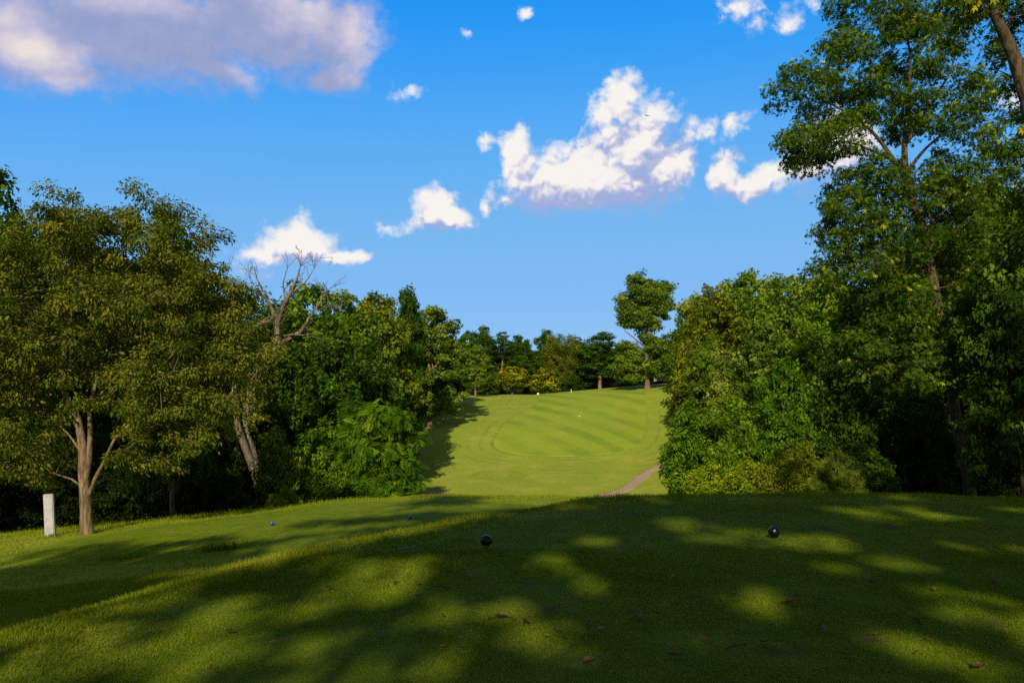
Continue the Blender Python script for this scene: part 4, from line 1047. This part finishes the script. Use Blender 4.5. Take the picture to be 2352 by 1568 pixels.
LW, RW, CR, UN = 'trees of the left wood', 'trees of the right wood', 'trees along the hilltop', 'dark undergrowth under the left wood'
ROWS = [
 # ---- left wood, skyline and face
 ('oak', -15, 402, 150, 33, 'dark tree at the top left corner of the left wood, rising above the olive tree', 'deep', None, LW),
 ('oak', 395, 488, 92, 33, 'dark green round-headed tree showing over the shoulder of the big olive tree', 'deep', None, LW),
 ('oak', 180, 520, 130, 40, 'tree standing hidden straight behind the big olive tree', 'deep', None, LW),
 ('fine', 505, 612, 60, 50, 'thin straggly tree with sparse olive leaves between the big olive tree and the dead tree', 'olive', None, LW),
 ('maple', 585, 735, 70, 56, 'dark tree filling the gap just behind the dead tree', 'deep', None, LW),
 ('maple', 650, 705, 58, 66, 'mid-green tree showing between the bare limbs of the dead tree', 'mid', None, LW),
 ('oak', 718, 664, 60, 75, 'mid-green tree rising at the tip of the longest bare limb', 'mid', None, LW),
 ('oak', 788, 676, 58, 86, 'broad grey-green tree, second on the skyline right of the dead tree', 'grey', None, LW),
 ('maple', 845, 680, 50, 96, 'yellow-green headed tree in the middle of the left wood skyline', 'yolive', None, LW),
 ('oak', 897, 690, 50, 104, 'yellowish tree just left of the tall narrow dark crown in the left wood', 'yolive', None, LW),
 ('tall', 940, 670, 36, 112, 'tall narrow dark tree rising above its neighbours in the left wood', 'deep', None, LW),
 ('tall', 760, 770, 66, 62, 'deep green tree in the shaded middle of the left wood face', 'deep', None, LW),
 ('maple', 690, 800, 66, 54, 'deep green leafy tree right of the ivy-covered trunk', 'deep', None, LW),
 ('oak', 830, 790, 66, 72, 'dark tree above the ladder-leaved small tree', 'deep', None, LW),
 ('trunky', 925, 780, 52, 100, 'dark tree with a bare trunk visible left of the grey-green tree on the bank', 'deep', 'tan', LW),
 ('maple', 735, 880, 52, 52, 'bright broad-leaved young tree left of the ladder-leaved tree', 'bright', None, LW),
 ('bush', 640, 985, 62, 43, 'dull green fine-leaved bush at the foot of the dead tree', 'grey', None, None),
 ('bush', 745, 1030, 60, 44, 'mid-green bush between the dull bush and the ladder-leaved tree', 'mid', None, None),
 ('shrub', 655, 1118, 40, 35, 'low bright shrub on the far rim of the lower tee', 'lime', None, None),
 ('shrub', 860, 1108, 40, 40, 'low leafy shrub at the foot of the ladder-leaved tree', 'bright', None, None),
 ('trunky', 1092, 795, 34, 176, 'small crest tree with a bare brown trunk at the end of the left wood', 'grey', 'tan', LW),
 ('maple', 1040, 790, 40, 158, 'dark tree behind the grey-green bank tree', 'deep', None, LW),
 ('oak', 960, 800, 60, 142, 'dark tree deep behind the trunk on the bank', 'deep', None, LW),
 # ---- right wood
 ('oak', 1592, 682, 46, 122, 'grey-green tree nearest the lone crest tree in the right wood skyline', 'grey', None, RW),
 ('maple', 1618, 664, 48, 112, 'yellow-touched tree second along the right wood skyline', 'yolive', None, RW),
 ('tall', 1700, 632, 46, 126, 'tall dark-headed tree at the highest point of the right wood skyline', 'mid', None, RW),
 ('maple', 1660, 690, 66, 96, 'olive-yellow rounded tree below the right wood skyline', 'yolive', None, RW),
 ('oak', 1750, 648, 52, 116, 'grey-green tree right of the highest point of the right wood', 'grey', None, RW),
 ('oak', 1808, 642, 52, 108, 'deep green skyline tree midway to the tall leaning tree', 'mid', None, RW),
 ('maple', 1866, 648, 52, 100, 'pale green tree on the skyline beside the tall leaning tree', 'grey', None, RW),
 ('maple', 1930, 636, 62, 84, 'brightest yellow-green tree touching the tall leaning tree', 'lime', None, RW),
 ('fine', 1870, 705, 68, 72, 'bright leaf-green tree below the skyline left of the tall leaning tree', 'bright', None, RW),
 ('oak', 1745, 740, 76, 78, 'broad grey-green tree in the middle of the right wood face', 'grey', None, RW),
 ('fine', 1628, 775, 52, 92, 'mid-green tree left of the broad grey-green tree in the right wood', 'mid', None, RW),
 ('maple', 1600, 815, 40, 122, 'low-branched tree in the right wood just below the white house', 'mid', None, RW),
 ('maple', 1795, 838, 72, 41, 'bright tree with reddish new leaves in the lower right wood', 'bright', None, RW),
 ('cone', 1652, 815, 44, 74, 'dark layered tree beside the bright reddish-tipped one', 'needle', None, RW),
 ('maple', 1700, 905, 66, 48, 'deep green rounded tree behind the hedge shrubs in the right wood', 'mid', None, RW),
 ('oak', 1905, 800, 90, 44, 'shadowed tree right of the bright reddish-tipped one', 'deep', None, RW),
 ('tall', 1990, 700, 90, 56, 'dark tree seen under the left branches of the tall leaning tree', 'deep', None, RW),
 ('oak', 2110, 560, 120, 54, 'dark full tree filling the space behind the leaning trunk', 'deep', None, RW),
 ('oak', 2270, 430, 130, 52, 'dark tall tree behind the tall leaning tree towards the frame edge', 'deep', None, RW),
 ('maple', 2350, 480, 120, 36, 'shaded tree at the right frame edge beside the leaning trunk', 'deep', None, RW),
 ('maple', 2060, 880, 90, 50, 'black-shadowed low tree beneath the tall leaning tree', 'deep', None, RW),
 ('maple', 2230, 760, 100, 52, 'shadowed tree low behind the leaning trunk', 'deep', None, RW),
 ('bush', 1705, 975, 62, 36, 'rounded green bush above the yellow-green hedge shrubs', 'mid', None, None),
 ('shrub', 1640, 1062, 66, 31, 'yellow-green hedge shrub next to the drooping-leaved small tree', 'lime', None, None),
 ('shrub', 1725, 1058, 66, 30, 'yellow-green hedge shrub in the middle of the low hedge', 'lime', None, None),
 ('shrub', 1800, 1050, 60, 29, 'duller green hedge shrub left of the young pine', 'yolive', None, None),
 ('bush', 1830, 1015, 60, 33, 'olive leafy bush behind the duller hedge shrub', 'yolive', None, None),
 ('bush', 1985, 1020, 70, 35, 'dark bush in the shade right of the young pine', 'deep', None, None),
 # ---- crest
 ('maple', 1070, 762, 36, 205, 'dark tree where the left wood meets the hilltop row', 'deep', None, CR),
 ('oak', 1106, 752, 36, 212, 'domed dark tree, highest of the hilltop row left of the golden trees', 'deep', None, CR),
 ('fine', 1150, 764, 44, 206, 'flat-topped tree with a pale forked stem above the larger golden tree', 'deep', 'pale', CR),
 ('oak', 1195, 772, 34, 216, 'dark tree behind the pointed tree on the hilltop', 'deep', None, CR),
 ('cone', 1207, 782, 24, 200, 'pointed conical tree above the gap between the golden trees', 'deep', None, CR),
 ('oak', 1260, 760, 34, 214, 'dark tree behind the brownish weeping tree', 'deep', None, CR),
 ('willow', 1297, 768, 46, 202, 'brownish weeping tree with a pale crooked stem on the hilltop', 'olive', 'pale', CR),
 ('fine', 1330, 775, 34, 212, 'feathery tree between the weeping tree and the pale-trunked tree', 'deep', None, CR),
 ('trunky', 1378, 764, 50, 198, 'airy tree with a pale bare trunk on the hilltop left of the lone tree', 'deep', 'pale', CR),
 ('oak', 1345, 820, 30, 203, 'dark brown-trunked tree beside the pale-trunked tree on the hilltop', 'deep', 'brown', CR),
 ('maple', 1430, 790, 40, 208, 'dark green tree behind the lone crest tree', 'deep', None, CR),
 ('oak', 1535, 770, 36, 214, 'tree behind the lone crest tree on its right', 'deep', None, CR),
]
for i, (kind, px, top, hw, Y, lab, lf, bk, grp) in enumerate(ROWS):
    random.seed(500 + i)
    put(kind, px, top, hw, Y, lab, lf, bk, grp, wide=not (880 < px < 1045 or 1530 < px < 1630))
random.seed(900)
# hedge of shrubs along the crest
for i, px in enumerate([1050, 1085, 1120, 1150, 1205, 1225, 1280, 1310, 1440, 1520]):
    put('bush', px, 872 + random.uniform(-4, 8), 26, 198 + random.uniform(-2, 3), 'rounded green bush in the hedge under the hilltop trees', 'deep', None, 'bushes in the hilltop hedge')
# trees filling the depth behind the hilltop row
for i, px in enumerate(range(1030, 1600, 44)):
    put(['oak', 'maple', 'tall'][i % 3], px, 800 + random.uniform(-12, 12), 34, 228 + random.uniform(-4, 6), 'dark tree hardly seen behind the hilltop row', 'deep', None, 'dark trees behind the hilltop row')
# undergrowth under the left wood, deep shade painted into its near-black leaves
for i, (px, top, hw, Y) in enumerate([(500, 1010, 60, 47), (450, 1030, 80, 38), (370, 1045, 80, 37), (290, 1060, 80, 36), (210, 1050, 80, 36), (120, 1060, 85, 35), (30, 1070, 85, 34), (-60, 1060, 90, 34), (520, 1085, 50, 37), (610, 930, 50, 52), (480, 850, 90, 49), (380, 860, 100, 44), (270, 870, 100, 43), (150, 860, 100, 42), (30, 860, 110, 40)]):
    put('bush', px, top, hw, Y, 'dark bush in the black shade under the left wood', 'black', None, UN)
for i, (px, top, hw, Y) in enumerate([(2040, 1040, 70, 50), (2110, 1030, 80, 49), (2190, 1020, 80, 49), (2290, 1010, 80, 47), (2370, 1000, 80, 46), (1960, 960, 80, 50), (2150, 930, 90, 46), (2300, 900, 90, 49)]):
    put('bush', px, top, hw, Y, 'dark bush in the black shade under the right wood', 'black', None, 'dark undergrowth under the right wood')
# back rows that close the woods
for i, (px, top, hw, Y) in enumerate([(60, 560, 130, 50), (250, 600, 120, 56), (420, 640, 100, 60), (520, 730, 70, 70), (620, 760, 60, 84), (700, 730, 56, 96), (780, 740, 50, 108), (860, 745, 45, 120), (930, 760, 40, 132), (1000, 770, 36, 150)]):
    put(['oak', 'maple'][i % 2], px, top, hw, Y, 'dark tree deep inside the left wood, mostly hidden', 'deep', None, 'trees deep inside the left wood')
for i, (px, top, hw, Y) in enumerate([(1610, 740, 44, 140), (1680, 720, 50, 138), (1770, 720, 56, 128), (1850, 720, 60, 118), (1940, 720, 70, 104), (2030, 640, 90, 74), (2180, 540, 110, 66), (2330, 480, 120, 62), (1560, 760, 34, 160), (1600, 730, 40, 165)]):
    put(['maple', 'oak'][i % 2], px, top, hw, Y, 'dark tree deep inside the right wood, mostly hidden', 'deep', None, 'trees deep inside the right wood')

# --- grey-green tree on the bank, its own shape (bare trunk, shadow on the slope)
b = ground_at(987, 981); b[2] -= .1; YB = b[1]
tr = [px_trunk([(988, 984, YB, .42), (986, 940, YB, .33), (987, 880, YB, .30), (985, 820, YB, .25), (990, 760, YB, .16), (992, 715, YB, .06)], b), px_trunk([(986, 850, YB, .16), (1020, 830, YB, .12), (1060, 815, YB, .06)], b)]
el_ = px_ells([(985, 735, 40, 34, YB, 2.8), (1015, 760, 40, 40, YB, 3), (955, 770, 34, 42, YB, 2.8), (990, 800, 50, 40, YB, 3.6), (1035, 800, 34, 34, YB, 2.6), (1060, 830, 26, 26, YB, 2), (960, 845, 30, 30, YB, 2.4), (1010, 860, 44, 22, YB, 3), (1045, 905, 30, 26, YB, 2.6), (975, 910, 26, 26, YB, 2.2), (1010, 935, 40, 22, YB, 2.6)], b)
make_tree('bank_tree', 'grey-green tree with a bare lower trunk standing out on the left bank of the fairway', 'tree', b, tr, el_, 320, .8, 100, .32, 'spray', .4, .6, 'grey', 'tan', 17, .6, .85, .6, twigs=1, tip=.025, group=LW, lump=(1.2, .9))

# ================================================================== hilltop house, white house, car
brick = pbr('brick_wall', (.16, .07, .045), .9, 0, .2, .25, 30); roofm = pbr('roof_shingle', (.10, .105, .115), .8, 0, .3, .3, 12); glass = pbr('window_glass', (.02, .025, .03), .08, 0, .8)
def house(name, label, loc, rz, w, d, h, wallm, roofmat, wins):
    root = thing(name, label, 'house', loc, None, rz)
    mb = MB(); mb.box((0, 0, h / 2), (w, d, h))
    mb.add([[-w/2, -d/2, h], [-w/2, d/2, h], [-w/2, 0, h + d * .28], [w/2, -d/2, h], [w/2, d/2, h], [w/2, 0, h + d * .28]], None, [[0, 2, 1], [3, 4, 5]])
    mb.build('wall', wallm, root, False)
    mb = MB(); o_ = .4; rz_ = h + d * .28
    for s in (-1, 1):
        mb.add([[-w/2-o_, s*(d/2+o_), h-.2], [w/2+o_, s*(d/2+o_), h-.2], [w/2+o_, 0, rz_+.1], [-w/2-o_, 0, rz_+.1], [-w/2-o_, s*(d/2+o_), h-.02], [w/2+o_, s*(d/2+o_), h-.02], [w/2+o_, 0, rz_+.28], [-w/2-o_, 0, rz_+.28]],
               [[0,1,2,3],[4,5,6,7],[0,1,5,4],[1,2,6,5],[2,3,7,6],[3,0,4,7]])
    mb.build('roof', roofmat, root, False)
    for x_, z_, ww, hh in wins:
        mb = MB(); mb.box((x_, -d/2 - .03, z_), (ww + .2, .06, hh + .2)); f_ = mb.build('window', wh, root, False)
        mb = MB(); mb.box((x_, -d/2 - .07, z_), (ww, .04, hh)); mb.build('pane', glass, f_, False)
    mb = MB(); mb.box((w * .05, -d/2 - .04, 1.05), (.95, .07, 2.1)); mb.build('door', dk, root, False)
p0 = at(1372, 880, 214); house('brick_house', 'dim red-brown house with a grey roof under the hilltop trees', (p0[0], 214, hz(p0[0], 214) - .1), .15, 11, 8, 3.0, brick, roofm, [(-3.6, 1.6, 1.3, 1.2), (3.4, 1.6, 1.3, 1.2)])
p0 = at(1538, 850, 222); house('white_house', 'white house glimpsed through leaves right of the lone crest tree', (p0[0], 222, hz(p0[0], 222)), -.1, 9, 7, 7.2, wh, roofm, [(-2.5, 5.6, 1.1, 1.5), (2.2, 5.6, 1.1, 1.5), (-2.5, 2.0, 1.1, 1.4)])
p0 = at(1418, 886, 203); cr_ = thing('parked_car', 'dark car parked beyond the crest left of the lone tree', 'car', (p0[0], 203, hz(p0[0], 203)), None, .25)
paint = pbr('car_paint', (.02, .022, .03), .25, 0, .6, 0, 5, 0, .6)
prof = [(-2.2, .35), (-2.2, .85), (-1.35, .98), (-.75, 1.42), (.75, 1.45), (1.45, 1.02), (2.15, .92), (2.25, .4)]
mb = MB(); n_ = len(prof)
V = [(x_, s * (.86 if z_ < 1.2 else .68), z_) for s in (-1, 1) for x_, z_ in prof]
mb.add(V, [[i, (i + 1) % n_, n_ + (i + 1) % n_, n_ + i] for i in range(n_)], [[0, i + 1, i] for i in range(1, n_ - 1)] + [[n_, n_ + i, n_ + i + 1] for i in range(1, n_ - 1)])
mb.build('body', paint, cr_, False)
mb = MB()
for s in (-1, 1): mb.add([(-1.15, s * .80, 1.02), (-.72, s * .72, 1.36), (.70, s * .72, 1.38), (1.2, s * .80, 1.03)], [[0, 1, 2, 3]])
mb.build('side_window', glass, cr_, False)
mb = MB(); mb.add([(-1.40, -.72, 1.0), (-1.40, .72, 1.0), (-.80, .60, 1.41), (-.80, -.60, 1.41)], [[0, 1, 2, 3]]); mb.build('windscreen', pbr('screen_glass', (.35, .42, .5), .1, 0, .8), cr_, False)
for x_ in (-1.4, 1.4):
    for s in (-1, 1):
        mb = MB(); mb.tube([(x_, s * .70, .33), (x_, s * .90, .33)], [.33, .33], 18); mb.build('wheel', dk, cr_, False)

# ================================================================== trees behind and beside the tee: unseen, crowns thinned to shape the shade on it
PATCH = [(1270,1292,44,26),(1415,1243,60,14),(1575,1215,40,28),(1700,1228,70,26),(1830,1232,90,12),(1880,1258,60,12),(2060,1168,60,9),(2140,1185,60,10),(1960,1172,40,8),(1290,1480,70,34),(1420,1508,44,28),(1310,1420,36,18),
         (1360,1345,40,22),(1725,1392,56,22),(1800,1395,40,16),(1770,1352,40,16),(1640,1480,34,32),(2070,1290,60,20),(2150,1385,60,24),(2110,1480,90,36),(2290,1420,60,50),(2260,1255,70,14),(1920,1300,60,16),(1450,1275,50,14),
         (800,1290,70,18),(950,1300,90,24),(880,1350,110,34),(1000,1400,80,34),(640,1405,80,22),(600,1480,90,22),(760,1460,70,20),(980,1530,70,24),(420,1500,100,24),(200,1470,110,16),(330,1392,160,11),(120,1436,120,9),(520,1312,120,11),(700,1255,90,12),
         (640,1195,90,12),(470,1215,90,8),(800,1180,110,8),(300,1225,90,8),(620,1222,60,8),(880,1205,60,6),(740,1215,70,6),(1050,1165,80,6),(560,1172,80,6),(420,1185,70,6),(1180,1150,60,4),
         (1180,1390,40,20),(1100,1250,26,14),(60,1545,120,20),(850,1545,60,18),(2230,1530,60,24),(1500,1400,22,10),(1030,1240,40,10),(2330,1170,40,8)]
PW = []
for px, py, rx_, ry_ in PATCH:
    c = ground_at(px, py); Yc = c[1]; hgt = max(.5, (py - YH) / F * Yc)
    PW.append((c[0], c[1], rx_ / F * Yc, max(.25, ry_ / F * Yc * Yc / hgt)))
for y_ in np.arange(5.2, 11.8, .45): PW.append((float(np.interp(y_, EY, EX)) + .12, y_, .30, .42))      # the lit rim of the bank
PW = np.array(PW)
# places further off that the low sun still reaches: (point, radius)
LITS = [(at(200, 1130, 24), 1.6), (at(200, 1210, 24), .7), (at(116, 1180, 24.2), .9), (at(250, 700, 24.5), 4.5), (at(250, 950, 24), 3.2), (at(480, 800, 24), 3.0), (at(60, 1000, 24), 2.5), (at(-20, 750, 24), 4), (at(300, 520, 24), 3),
        (at(590, 850, 45), 6), (at(700, 1050, 45), 3.5), (at(870, 1030, 50), 4.2), (at(640, 1120, 36), 1.2), (at(1590, 1040, 50), 3.4), (at(1640, 1090, 31), 1.6), (at(1725, 1090, 30), 1.5), (at(1800, 1085, 29), 1.3), (at(1925, 1090, 27.5), 1.1), (at(1705, 1030, 36), 1.6),
        (at(1790, 930, 41), 3.2), (at(1700, 900, 70), 6), (at(2010, 200, 41), 7), (at(1950, 520, 41), 4.4), (at(2060, 640, 41), 3.6), (at(2020, 800, 40), 2.4), (at(1850, 700, 80), 9), (at(2110, 760, 40.5), 1.8), (at(2180, 450, 41), 3), (at(2145, 620, 42), 1.4), (at(2230, 620, 41.5), 1.1), (at(1850, 1050, 33), 1.3)]
# sunlit ends of the bays that the shade must not reach
def cull_light(P):
    """keep a leaf unless it stands between the sun and a spot that the photograph shows in sunlight"""
    d = SUNDIR; keep = np.ones(len(P), bool)
    z = np.zeros(len(P))
    for _ in range(4):
        s = (P[:, 2] - z) / -d[2]; gx = P[:, 0] + d[0] * s; gy = P[:, 1] + d[1] * s; z = height(gx, gy)
    e = np.full(len(P), -1.)
    for cx, cy, ax, ay in PW:
        e = np.maximum(e, 1 - ((gx - cx) / (1.55 * ax)) ** 2 - ((gy - cy) / (1.5 * ay)) ** 2)
    fb = vnoise(gx / .6, gy / .9, 41) + .8 * vnoise(gx / .26, gy / .38, 42)
    far = vnoise(gx / 2.2, gy / .9, 43) + .5 * vnoise(gx / .8, gy / .4, 44)
    fld = np.maximum(e + .75 * fb, np.where((gy > 15.5) | (edge_s(gx, gy) < -.8), far * 1.5 - .05 - .42 * sstep(20.5, 17, gy) - .30 * sstep(-7, -11, gx), 1.45 * fb - .27 - .06 * sstep(-1, 3, gx)))
    keep &= rcull.random(len(P)) > .97 * sstep(-.24, .26, fld)
    for c, r in LITS:
        v = c[None] - P; al = v @ d
        dist = np.linalg.norm(v - al[:, None] * d[None], axis=1)
        keep &= (dist > r) | (al < 0)
    keep &= ~((gy > 34) & (np.abs(gx - .2 * 0) < 9) )
    return keep
def cull_far(P):
    keep = np.ones(len(P), bool)
    for c, r in LITS:
        v = c[None] - P; al = v @ SUNDIR
        keep &= (np.linalg.norm(v - al[:, None] * SUNDIR[None], axis=1) > r) | (al < 0) | ((P[:, 0] < .62 * P[:, 1]) & (P[:, 2] > 8))
    return keep
rcull = np.random.default_rng(99)
SH = 'trees shading the tee from behind the viewpoint'
SL = 'tall shade tree behind the viewpoint, casting dappled shade over the tees'
def shade(x, y, H, w, seed, low=.3, n=300, nl=95, leaf='mid', cull=True, lab=SL, grp=SH, ll=.24):
    b = np.array([x, y, 0.]); b[2] = hz(x, y) - .1
    hh = H * (1 - low) / 2; c = H * low + hh
    tr = strunk(H, .3, .3, seed)
    el_ = [(0, 0, c + hh * .45, w * .8, w * .8, hh * .55), (-w * .45, -.3, c, w * .62, w * .6, hh * .6), (w * .45, .3, c, w * .62, w * .6, hh * .6), (0, -w * .3, c - hh * .4, w * .75, w * .6, hh * .55), (0, w * .3, c - hh * .3, w * .75, w * .6, hh * .6)]
    make_tree('maple_tree', lab, 'tree', b, tr, el_, n, .85, nl, ll, 'spray', .4, .75, leaf, 'brown', seed, .62, .6, .6, group=grp, twigs=0, tip=.02, rmin=.03, cull=cull_light if cull else None)
shade(-9.5, -10, 13, 4.4, 61); shade(-3.5, -12, 19, 4.8, 62); shade(2.6, -10, 20, 4.6, 63); shade(8.5, -11, 21, 4.8, 64); shade(14.5, -9, 21, 4.8, 65)
shade(-1.0, -6.5, 19, 3.4, 66, .25); shade(5.6, -6, 13, 3.8, 67, .3); shade(11.5, -3, 13, 4, 68, .25); shade(-6.4, -5.5, 20, 3.7, 69, .2); shade(-10.6, -7.5, 17, 3.6, 78, .2)
shade(20, -8, 22, 5, 70, .2); shade(19.5, 3, 25, 4.8, 71, .1); shade(14.6, 9.5, 19, 3.6, 72, .05, lab='tall tree just outside the right edge, shading the dark wood', grp=None); shade(20.5, 12, 21, 4.4, 73, .05); shade(28, 14, 20, 5, 77, .05); shade(-14, -6, 16.5, 4.2, 74, .2); shade(-21, -4, 16, 4.5, 75, .15); shade(-10.8, 0.5, 12, 3.0, 76, .15)

# --- near tree at the top right, mostly out of frame
b = np.array([10.6, 14.5, 0.]); b[2] = hz(b[0], b[1]) - .1
def T(l): return px_trunk(l, b)
tr = [[(0, 0, -.1, .28)] + T([(2440, 800, 14.3, .24), (2400, 450, 14, .18), (2362, 230, 13.8, .13), (2330, 130, 13.7, .105), (2300, 65, 13.6, .085), (2278, 20, 13.5, .07), (2262, -60, 13.5, .04)]),
      T([(2352, 190, 13.8, .08), (2380, 100, 13.6, .06), (2400, 0, 13.4, .04)]),
      T([(2375, 300, 13.9, .06), (2350, 290, 13.6, .04), (2325, 330, 13.4, .02)])]
el_ = px_ells([(2270, -30, 75, 34, 13.6, .9), (2352, 40, 34, 50, 14.3, .6), (2235, 18, 50, 20, 13.3, .5), (2285, 150, 16, 26, 14.0, .3), (2420, 60, 90, 150, 13.8, 1.4), (2400, 290, 50, 60, 13.8, .8), (2320, 340, 26, 22, 13.4, .3), (2480, 300, 140, 250, 14.2, 1.8), (2400, -250, 200, 220, 14, 2.2), (2550, 0, 200, 300, 14.5, 2.4), (2330, 160, 22, 30, 13.6, .3)], b)
make_tree('ash_tree', 'near tree whose rough trunk and branches cross the top right corner', 'tree', b, tr, el_, 420, .36, 95, .125, 'palm', .7, .45, 'ash', 'brown', 18, .26, .85, .65, twigs=3, tintfn=tf_ash, tip=.006, cull=cull_far)
